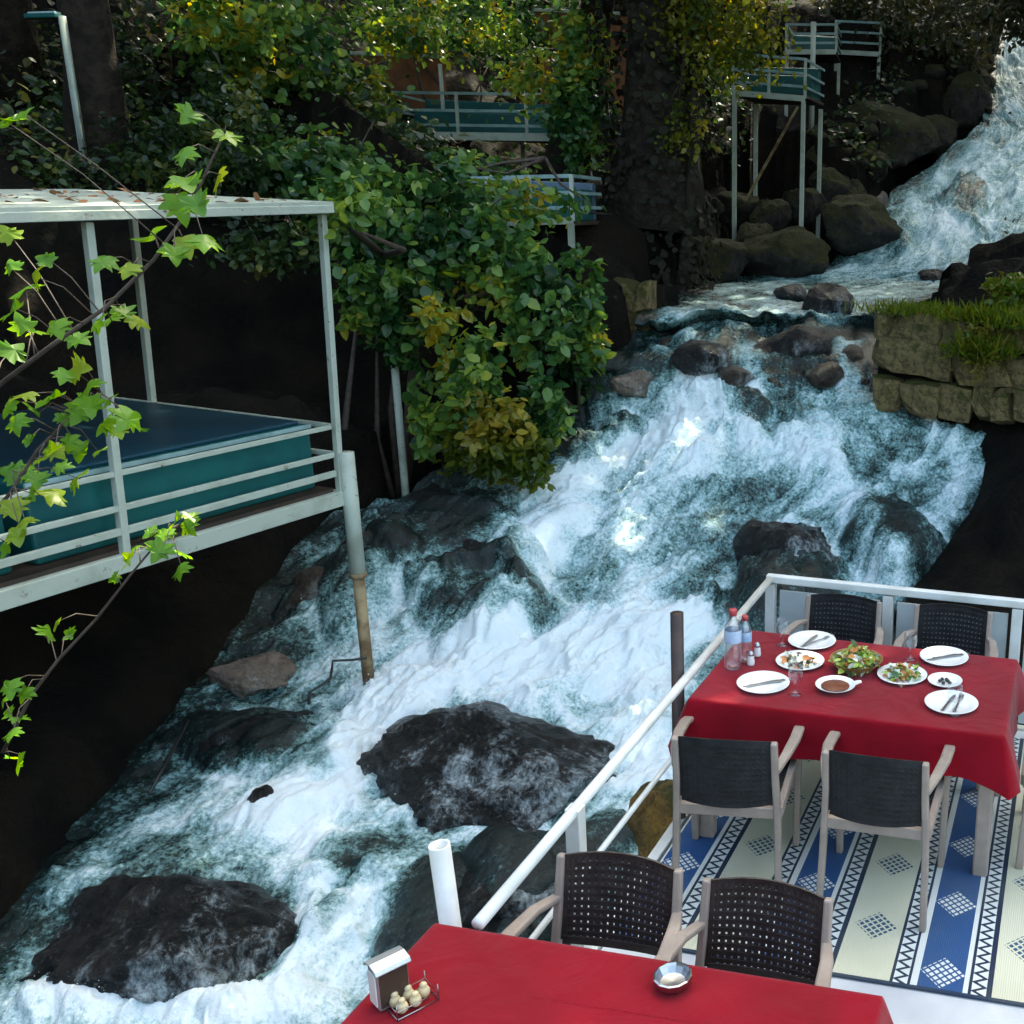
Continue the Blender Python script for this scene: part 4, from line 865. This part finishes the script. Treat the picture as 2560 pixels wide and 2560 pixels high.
def bits(name, mats, n, r, z0, zh, size, parent, leaf=True, seed=1):
    """small chopped pieces heaped in a dish"""
    for mi, mt in enumerate(mats):
        a = rng.random(n)*6.28; q = r*np.sqrt(rng.random(n)); P = np.stack([q*np.cos(a), q*np.sin(a), z0+zh*(1-(q/r)**2)*(.5+.6*rng.random(n))], 1)
        o = leafcloud(name[mi], P, rng.normal(size=(n, 3))*.8+np.array([0, -.2, .7]), size*(.6+.8*rng.random(n)), OVAL, mt, parent); o['kind'] = 'stuff'
t = thing('mixed_starter_plate', 'plate of white cheese, olives and salad left of the basket', 'plate', on(2000, 1658)); obj('plate', plate_mesh(.118), 'porcelain', t)
bits(['cheese', 'olives', 'carrot'], ['onion_white', 'olive_dark', 'carrot'], 26, .085, .008, .03, .035, t)
t = thing('salad_basket', 'yellow basket heaped with green lettuce in the table middle', 'salad', on(2140, 1672))
MB().lathe([(.075, 0), (.10, .025), (.125, .055), (.128, .056), (.118, .05), (.09, .02), (.0001, .015)], 32).build('basket', 'wicker', t, True)
bits(['lettuce', 'lettuce', 'lettuce', 'herbs', 'radish', 'onion'], ['lettuce', 'lettuce', 'pale_lettuce', 'herb_green', 'carrot', 'onion_white'], 60, .10, .03, .075, .034, t)
t = thing('salad_plate', 'plate of mixed green and white salad right of the basket', 'plate', on(2255, 1692)); obj('plate', plate_mesh(.120), 'porcelain', t)
bits(['lettuce', 'herbs', 'onion', 'carrot'], ['lettuce', 'herb_green', 'onion_white', 'carrot'], 34, .09, .008, .04, .035, t)
t = thing('olive_dish', 'small white dish of olives at the right of the salads', 'dish', on(2362, 1708)); obj('dish', plate_mesh(.082, .02), 'porcelain', t)
m = MB()
for q in range(6):
    a_ = q*1.1; m.lathe([(.0001, 0), (.007, .003), (.010, .008), (.007, .014), (.0001, .017)], 8, (.035*math.cos(a_)*(.4+.1*q), .035*math.sin(a_)*(.4+.1*q), .005))
m.build('olives', 'olive_dark', t, True)['kind'] = 'stuff'
t = thing('sauce_dish', 'white dish of brown red dip at the near edge of the laid table', 'dish', on(2088, 1722))
MB().lathe([(.05, 0), (.07, .012), (.090, .026), (.093, .026), (.088, .022), (.06, .010), (.0001, .008)], 32).build('dish', 'porcelain', t, True)
MB().lathe([(.066, .0165), (.060, .0195), (.0001, .021)], 24).build('dip', 'red_sauce', t, True)
ribbon(MB(), [(.085, .02, .022), (.105, .03, .026), (.118, .034, .027)], [.03, .024, .016], .006).build('handle', 'porcelain', t)
GM = MB().lathe([(.030, 0), (.031, .003), (.008, .010), (.007, .040), (.012, .052), (.030, .075), (.034, .105), (.033, .135), (.0315, .135), (.0322, .105), (.028, .078), (.006, .056), (.0001, .055)], 24).mesh('glass', True)
for x, y, lab in ((1955, 1612, 'beside the bottles at the far left'), (1988, 1735, 'right of the near left plate'), (2275, 1648, 'behind the salad plate'), (2382+2, 1785, 'at the near right corner')):
    tag(obj('stemmed_glass', GM, 'clear_glass', None, on(x, y)), 'stemmed drinking glass '+lab+' of the laid table', 'glass', 'stemmed glasses')
def bottle(label, x, y, s_, h):
    t = thing('water_bottle', label, 'bottle', on(x, y), 0, 'water bottles')
    MB().lathe([(.0001, 0), (.032*s_, .002), (.038*s_, .012), (.038*s_, h*.30), (.036*s_, h*.33), (.038*s_, h*.36), (.038*s_, h*.66), (.030*s_, h*.76), (.016*s_, h*.88), (.014*s_, h*.93)], 24).build('body', 'clear_plastic', t, True)
    MB().lathe([(.0386*s_, h*.46), (.0388*s_, h*.47), (.0388*s_, h*.66), (.0386*s_, h*.665)], 24).build('label_band', 'bottle_label', t, True)
    MB().lathe([(.018*s_, h*.90), (.0185*s_, h*.99), (.016*s_, h), (.0001, h)], 18).build('cap', 'cap_red', t, True)
bottle('taller water bottle with red cap at the left of the laid table', 1832, 1670, 1.05, .30)
bottle('shorter water bottle tucked behind the taller one', 1862, 1652, .85, .235)
for x, y, lab in ((1877, 1662, 'nearer the bottles'), (1893, 1640, 'further from the bottles')):
    t = thing('salt_shaker', 'small white shaker with steel top, the one '+lab, 'shaker', on(x, y), 0, 'shakers')
    MB().lathe([(.0001, 0), (.018, .001), (.019, .01), (.015, .05)], 16).build('body', 'porcelain', t, True); MB().lathe([(.0155, .05), (.016, .058), (.010, .07), (.0001, .072)], 16).build('cap', 'steel', t, True)

# things on the near table
t = thing('napkin_dispenser', 'pale metal napkin box on the near red table', 'napkin box', on(978, 2500), -YAW-.55)
m = MB().quadbox((0, 0, .062), (.060, .085, .124)); m.build('case', 'brushed_box', t, bevel=.008)
m = MB(); ribbon(m, [(-.038, 0, .119), (-.030, 0, .130), (0, 0, .135), (.030, 0, .130), (.038, 0, .119)], .096, .006); m.build('lid', 'brushed_box', t, bevel=.003)
MB().quadbox((-.031, 0, .062), (.004, .062, .095)).build('napkins', 'paper', t); MB().quadbox((0, -.0435, .062), (.042, .004, .095)).build('napkins', 'paper', t)
MB().quadbox((.031, 0, .062), (.004, .075, .10)).build('side_panel', 'dark_wood', t)
t = thing('shaker_caddy', 'small wire caddy of round cream pots beside the napkin box', 'caddy', on(1030, 2508), -YAW-.55); t.scale = (.66, .66, .72)
JM = MB().lathe([(.0001, 0), (.014, .001), (.023, .012), (.024, .026), (.017, .040), (.012, .044), (.015, .052), (.010, .060), (.0001, .062)], 16).mesh('pot', True)
for i, (a, b, c) in enumerate(((-.028, -.055, 0), (.026, -.05, 0), (-.026, .0, 0), (.028, .004, 0), (0, .052, .0))): obj('pot', JM, 'cream_ceramic', t, (a, b, c+.004))
m = MB(); m.tube([(-.058, -.085, .003), (.058, -.085, .003), (.058, .085, .003), (-.058, .085, .003), (-.058, -.085, .003)], .0028, 6); m.tube([(-.058, -.085, .035), (.058, -.085, .035), (.058, .085, .035), (-.058, .085, .035), (-.058, -.085, .035)], .0024, 6)
for a in (-1, 1):
    for b in (-1, 1): m.tube([(a*.058, b*.085, 0), (a*.058, b*.085, .07)], .0026, 6)
m.build('wire_frame', 'steel', t, True)
t = tag(MB().lathe([(.0001, 0), (.040, 0), (.052, .014), (.055, .034), (.050, .036), (.046, .028), (.035, .012), (.0001, .010)], 12).build('ashtray', 'steel', None, False), 'round grey metal ashtray on the near red table', 'ashtray'); t.location = on(1682, 2462)

# ------------------------------------------------------------------ gazebo over the stream
A_ = onz(0, 1500, .4); B_ = onz(852, 1245, .4); gd = (B_-A_)[:2]; gd /= np.linalg.norm(gd); grz = math.atan2(gd[1], gd[0])
def gloc(P): dx, dy = P[0]-B_[0], P[1]-B_[1]; return (dx*gd[0]+dy*gd[1], -dx*gd[1]+dy*gd[0])
x2 = gloc(onz(312, 1405, .4))[0]
gz = thing('gazebo', 'pale metal gazebo with teal seating boxes overhanging the left bank', 'gazebo', (B_[0], B_[1], 0), grz)
GL, GD_ = -4.4, 2.5
MB().bar((GL, 0, .40), (.03, 0, .40), .07, .12).build('floor_beam', 'old_white_paint', gz, bevel=.005)
MB().bar((-.005, .04, .40), (-.005, GD_, .40), .07, .12).build('floor_beam', 'old_white_paint', gz, bevel=.005)
for i in range(9): MB().quadbox((GL/2, .16+i*.285, .475), (abs(GL)-.08, .27, .03)).build('floor_plank', 'dark_wood', gz)
for zz_, w_ in ((.615, .05), (.77, .04), (1.0, .035)): MB().bar((GL, 0, zz_), (-.03, 0, zz_), .03, w_).build('rail', 'old_white_paint', gz, bevel=.004)
for zz_ in (.77, 1.0): MB().bar((0, .03, zz_), (0, GD_, zz_), .03, .04).build('rail', 'old_white_paint', gz, bevel=.004)
def roofz(x): return 2.70+.035*x
for xp, yp in ((0, 0), (x2, 0), (x2*2.1, 0), (.02, 2.0), (x2, GD_)):
    MB().bar((xp, yp+.002, .34), (xp+.10, yp+.002, roofz(xp)-.05), .05, .05).build('post', 'old_white_paint', gz, bevel=.005)
m = MB(); ribbon(m, [(GL, GD_/2, roofz(GL)+.03), (.12, GD_/2, roofz(.12)+.03)], GD_+.2, .03); m.build('roof_sheet', 'old_white_paint', gz)
MB().bar((GL, -.08, roofz(GL)-.01), (.12, -.08, roofz(.12)-.01), .05, .06).build('roof_beam', 'old_white_paint', gz, bevel=.005)
MB().bar((GL, GD_+.08, roofz(GL)-.03), (.12, GD_+.08, roofz(.12)-.03), .05, .11).build('roof_beam', 'old_white_paint', gz, bevel=.005)
n = 170; P = np.stack([rng.uniform(GL, -.1, n), rng.uniform(-.1, GD_, n), np.zeros(n)], 1); P[:, 2] = roofz(P[:, 0])+.055
o = leafcloud('fallen_leaves', P, rng.normal(size=(n, 3))*.3+np.array([0, 0, 1]), .05+.05*rng.random(n), OVAL, 'dry_leaf', gz); o['kind'] = 'stuff'
def seatbox(x0, x1, y0, y1, z0, z1, topmat):
    b = MB().quadbox(((x0+x1)/2, (y0+y1)/2, (z0+z1)/2), (x1-x0, y1-y0, z1-z0)).build('seating_box', 'teal_panel', gz, bevel=.02)
    MB().quadbox(((x0+x1)/2, (y0+y1)/2, z1+.016), (x1-x0-.10, y1-y0-.10, .03)).build('cushion_top', topmat, b, bevel=.012)
    for f in (.0, 1.0):
        MB().bar((x0, y0+f*(y1-y0)+(-.008 if f == 0 else .008), z1-.012), (x1, y0+f*(y1-y0)+(-.008 if f == 0 else .008), z1-.012), .014, .03).build('edge_trim', 'teal_rail', b)
    return b
xb = gloc(onz(255, 1290, .9))[0]
seatbox(xb, -.10, .14, 2.3, .492, 1.02, 'teal_vinyl')
seatbox(GL+.1, xb-.14, .14, 2.3, .492, .90, 'cushion_blue')
MB().tube([(.055, -.045, .78), (.055, -.045, -.28)], .062, 14).build('support_pipe', 'old_white_paint', gz, True)
MB().tube([(.055, -.045, -.28), (.055, -.045, -1.5)], .048, 14).build('lower_pipe', 'rusty_pipe', gz, True)
MB().tube([(.055, -.045, -.30), (.055, -.045, -.26)], .068, 14).build('pipe_collar', 'rusty_pipe', gz, True)
for xp, yp in ((-.3, 2.3), (-2.3, 2.3), (-4.2, 2.3)):
    wx = B_[0]+xp*gd[0]-yp*gd[1]; wy = B_[1]+xp*gd[1]+yp*gd[0]; gg = ground(wx, wy)
    if gg < .3: MB().bar((xp, yp, gg-.1), (xp, yp, .335), .07, .07).build('support_leg', 'brown_steel', gz)
# cables trailing into the water
def cable(label, pts, r):
    o = MB().tube([tuple(p) for p in pts], r, 8).build('black_cable', 'hose', None, True); return tag(o, label, 'cable')
cable('black cable running from the gazebo pipe into the foam', [onz(x, y, z) for x, y, z in ((918, 1645, -.98), (880, 1650, -.99), (832, 1652, -1.0), (830, 1672, -1.03), (826, 1695, -1.06), (800, 1715, -1.1), (776, 1730, -1.13), (772, 1760, -1.2))], .011)
cable('thin black cable lying on the left bank shallows', [onz(x, y, z) for x, y, z in ((470, 1800, -1.22), (447, 1847, -1.28), (410, 1915, -1.34), (373, 1984, -1.42))], .012)

# ------------------------------------------------------------------ hillside platforms and poles
def platform(name, label, L, R, depth, rails, legs, beam=.10, r=.03, mat='old_white_paint', fill=None, mids=1):
    L, R = np.array(L), np.array(R); e = (R-L)[:2]; ln = np.linalg.norm(e); rz = math.atan2(e[1], e[0]); t = thing(name, label, 'platform', (L[0], L[1], 0), rz, 'platforms on the hillside')
    z0, z1 = L[2], R[2]
    MB().bar((0, 0, z0), (ln, 0, z1), .06, beam).build('floor_beam', mat, t)
    MB().quadbox((ln/2, depth/2+.04, (z0+z1)/2+.02), (ln, depth, .05)).build('floor', 'dark_wood', t)
    top = max(rails)
    for h in rails: MB().bar((0, 0, z0+h), (ln, 0, z1+h), .035, .045).build('rail', 'teal_rail', t)
    for h in rails:
        for xx in (0, ln): MB().bar((xx, .03, (z0 if xx == 0 else z1)+h), (xx, depth, (z0 if xx == 0 else z1)+h), .03, .04).build('rail', 'teal_rail', t)
    for i in range(mids+2):
        xx = ln*i/(mids+1); MB().bar((xx, .002, z0+(z1-z0)*i/(mids+1)), (xx, .002, z0+(z1-z0)*i/(mids+1)+top+.02), .045, .045).build('rail_post', mat, t)
    MB().quadbox((ln/2, depth-.12, (z0+z1)/2+.045+top*.45), (ln-.1, .16, top*.9)).build('bench_back', fill or 'teal_panel', t, bevel=.02)
    MB().quadbox((ln/2, depth-.45, (z0+z1)/2+.045+.2), (ln-.1, .5, .40)).build('bench_seat', 'teal_panel', t, bevel=.02)
    ca, sa = math.cos(rz), math.sin(rz)
    for xx, yy in legs:
        gx_, gy_ = L[0]+xx*ln*ca-yy*sa, L[1]+xx*ln*sa+yy*ca; gg = ground(gx_, gy_)
        zt = z0+(z1-z0)*xx-beam/2
        if gg < zt: MB().bar((xx*ln, yy, gg-.2), (xx*ln, yy, zt), .07, .07).build('leg', mat, t)
    return t, ln, rz
t, ln, rz = platform('terrace_platform', 'railed platform with teal bench in the middle of the hillside', at(975, 338, 19.5), at(1490, 345, 19.5), 1.6, (.18, .42, .70), ((.02, .02), (.98, .02), (.5, 1.5)), .13, mids=2)
t, ln, rz = platform('terrace_platform', 'lower railed platform on tall legs beside the ivy covered tree', at(1832, 232, 20.6), at(2012, 247, 20.4), 1.5, (.20, .42, .66), ((.02, .02), (.98, .02), (.02, 1.4), (.98, 1.4)), .10)
MB().bar((ln*.9, .05, at(1985, 265, 20.4)[2]), (ln*.12, .3, at(1850, 500, 20.5)[2]), .04, .04).build('brace', 'rusty_pipe', t)
t, ln, rz = platform('terrace_platform', 'blue railed platform behind the white post', at(1965, 130, 24.5), at(2090, 130, 24.5), 1.6, (.18, .36, .54), ((.02, .02), (.98, 1.4)), .10, mids=0)
t, ln, rz = platform('terrace_platform', 'highest railed platform near the olive shrubs', at(2088, 130, 26.5), at(2200, 136, 26.3), 1.5, (.22, .44, .66), ((.02, .02), (.98, .02)), .10, mids=0)
MB().bar((ln*.6, .05, at(2165, 170, 26.4)[2]), (ln*.05, .3, at(2125, 240, 26.4)[2]), .04, .04).build('brace', 'rusty_pipe', t)
def pole(name, label, top, r, mat='old_white_paint', lean=(0, 0)):
    g = ground(top[0]+lean[0], top[1]+lean[1]); o = MB().tube([(lean[0], lean[1], g-.3-top[2]), (0, 0, 0)], r, 10).build(name, mat, None, True); o.location = tuple(top); return tag(o, label, 'pole')
pole('white_pole', 'tall white pole in front of the blue railed platform', at(2034, 55, 23.6), .055)
pole('white_pole', 'thin white pole among the yellowish shrub leaves', at(530, 90, 15), .035, lean=(.25, 0))
pole('white_pole', 'white pole under the hanging shrub left of its branches', at(982, 860, 11.2), .04)
pole('white_pole', 'short white pole above the hillside platform', at(1100, 160, 20.5), .035)
p0, p1 = at(585, 235, 14.6), at(665, 300, 14.4); o = MB().tube([tuple(p0), tuple(p1)], .03, 8).build('slanting_pole', 'old_white_paint', None, True); tag(o, 'slanting white rail above the gazebo roof', 'pole')
# lamp pole
p0 = at(155, 40, 13.2); p1 = at(228, 505, 13.2); g = ground(p1[0], p1[1])
t = thing('lamp_pole', 'leaning white lamp pole behind the gazebo roof', 'lamp', (p1[0], p1[1], g-.2)); b = np.array([p1[0], p1[1], g-.2])
MB().tube([(0, 0, 0), tuple(p1-b), tuple(p0-b)], .04, 10).build('pole', 'old_white_paint', t, True)
q0, q1 = at(72, 42, 13.2)-b, at(150, 40, 13.2)-b
MB().bar(tuple(q0), tuple(q1), .16, .05).build('lamp_head', 'teal_panel', t, bevel=.01); MB().bar(tuple(q0+np.array([.03, 0, .035])), tuple(q1+np.array([-.02, 0, .035])), .10, .02).build('lamp_cover', 'lamp_glass', t)
platform('terrace_platform', 'small blue railed platform behind the hanging shrub', at(1120, 560, 13.8), at(1432, 552, 13.8), 1.3, (.16, .34, .54), ((.02, .02), (.98, .02), (.98, 1.2)), .08, fill='blue_sheet', mids=2)
# brown terrace walls
def twall(label, L, R, h):
    L, R = np.array(L), np.array(R); e = (R-L); ln = np.hypot(e[0], e[1]); t = thing('terrace_wall', label, 'wall', (L[0], L[1], L[2]-h), math.atan2(e[1], e[0]))
    MB().quadbox((ln/2, .1, h/2), (ln, .2, h)).build('wall', 'brown_plaster', t, bevel=.02); MB().quadbox((ln/2, .08, h+.03), (ln+.06, .28, .06)).build('coping', 'old_white_paint', t, bevel=.01)
twall('brown plastered terrace wall left of the ivy covered trunk', at(1340, 30, 21.5), at(1580, 30, 21.5), 1.7)
twall('brown terrace wall seen over the hillside platform', at(820, 135, 21.6), at(1100, 135, 21.6), 1.5)
o = cable('dark red cord hanging in front of the ivy covered trunk', [at(1410, 520, 14.5), at(1450, 528, 14.6), at(1490, 533, 14.8), at(1530, 536, 15)], .012)

# ------------------------------------------------------------------ foreground maple twigs
def maple(label, path, leaves, Y, rad, seed, size=.072):
    rs = np.random.default_rng(seed); pts = [at(x, y, Y+dy) for x, y, dy in path]; b = pts[0]; t = thing('maple_branch', label, 'branch', b)
    MB().tube([tuple(p-b) for p in pts], list(np.linspace(rad, rad*.4, len(pts))), 7).build('stem', 'twig', t, True)
    LV, LF = MAPLE; mes = []
    for v_ in range(3):
        V2 = LV.copy(); V2[:, 2] += .10*np.sin(V2[:, 0]*6+v_)-.16*(v_-.6)*V2[:, 0]**2*2-.12*V2[:, 1]**2*v_; m_ = npmesh('leaf', V2, LF, True); m_.materials.append(MATS['maple_leaf']); mes.append(m_)
    st_ = np.array(pts)
    for i, (x, y) in enumerate(leaves):
        P = at(x, y, Y+rs.uniform(-.18, .18)); j = np.linalg.norm(st_-P, axis=1).argmin(); S = st_[j]
        # nearest point along the stem
        best = (9, S)
        for q in range(len(st_)-1):
            a, c = st_[q], st_[q+1]; f = np.clip(np.dot(P-a, c-a)/np.dot(c-a, c-a), 0, 1); w_ = a+f*(c-a); dd = np.linalg.norm(P-w_)
            if dd < best[0]: best = (dd, w_)
        S = best[1]; mid = (S+P)/2+np.array([0, 0, .025])
        nrm = Vector((rs.normal()*.5, -.45+rs.normal()*.4, .75+rs.normal()*.25)).normalized(); yv = Vector(P-S)+Vector((rs.normal()*.05, 0, -.07)); yv = (yv-nrm*yv.dot(nrm)).normalized(); xv = yv.cross(nrm)
        s_ = size*(.65+.6*rs.random())
        base_ = P-np.array(yv)*s_*.4
        lf = obj('leaf', mes[i % 3], None, t); lf.matrix_local = Matrix.Translation(Vector(base_-b)) @ Matrix((xv, yv, nrm)).transposed().to_4x4() @ Matrix.Scale(s_, 4)
        MB().tube([tuple(S-b), tuple((mid-b)), tuple(base_-b)], [.0022, .0016, .0014], 5).build('leaf_stalk', 'twig', lf if False else t, True)
s = 2560/1932
def sc(l): return [(x*s, y*s) for x, y in l]
maple('upper maple twig with bright leaves crossing the gazebo posts', [(-60*s, 770*s, 0), (100*s, 650*s, 0), (200*s, 580*s, .05), (290*s, 490*s, .08), (360*s, 390*s, .1), (400*s, 300*s, .12), (425*s, 250*s, .12)],
      sc([(355, 218), (432, 258), (345, 292), (352, 345), (410, 345), (342, 392), (370, 385), (350, 465), (385, 455), (330, 480), (242, 510), (192, 495), (285, 445), (212, 600), (262, 605), (235, 590), (110, 620), (70, 625), (25, 662), (150, 640), (40, 610), (20, 590), (50, 545), (20, 500), (85, 490), (15, 440), (65, 520), (30, 225), (5, 230), (180, 610)]), 3.1, .007, 1)
maple('middle maple twig with crowded leaves at the left edge', [(-50*s, 1010*s, 0), (20*s, 930*s, 0), (70*s, 850*s, .03), (130*s, 790*s, .05), (190*s, 740*s, .05), (250*s, 790*s, .05)],
      sc([(150, 695), (120, 710), (165, 730), (90, 755), (60, 770), (40, 745), (170, 765), (205, 755), (240, 790), (262, 805), (225, 815), (195, 800), (150, 780), (120, 790), (30, 800), (55, 830), (15, 770), (50, 880), (85, 860), (120, 880), (105, 850), (150, 850), (190, 850), (140, 905), (70, 905), (20, 890), (100, 930), (60, 935), (25, 960), (130, 835), (35, 1010), (10, 1030), (45, 985)]), 3.0, .006, 2, .07)
maple('lower maple twig rising from the dark left bank', [(5*s, 1420*s, 0), (60*s, 1310*s, 0), (110*s, 1245*s, .02), (180*s, 1170*s, .04), (250*s, 1080*s, .06), (300*s, 1020*s, .06), (345*s, 985*s, .06)],
      sc([(330, 985), (310, 1010), (355, 995), (285, 1005), (345, 1045), (338, 1078), (240, 1060), (215, 1090), (265, 1030), (130, 1195), (105, 1180), (90, 1190), (300, 1040), (20, 1300), (45, 1310), (15, 1345), (40, 1355), (20, 1385), (25, 1430), (35, 1440), (8, 1320), (360, 975)]), 3.2, .006, 3, .062)
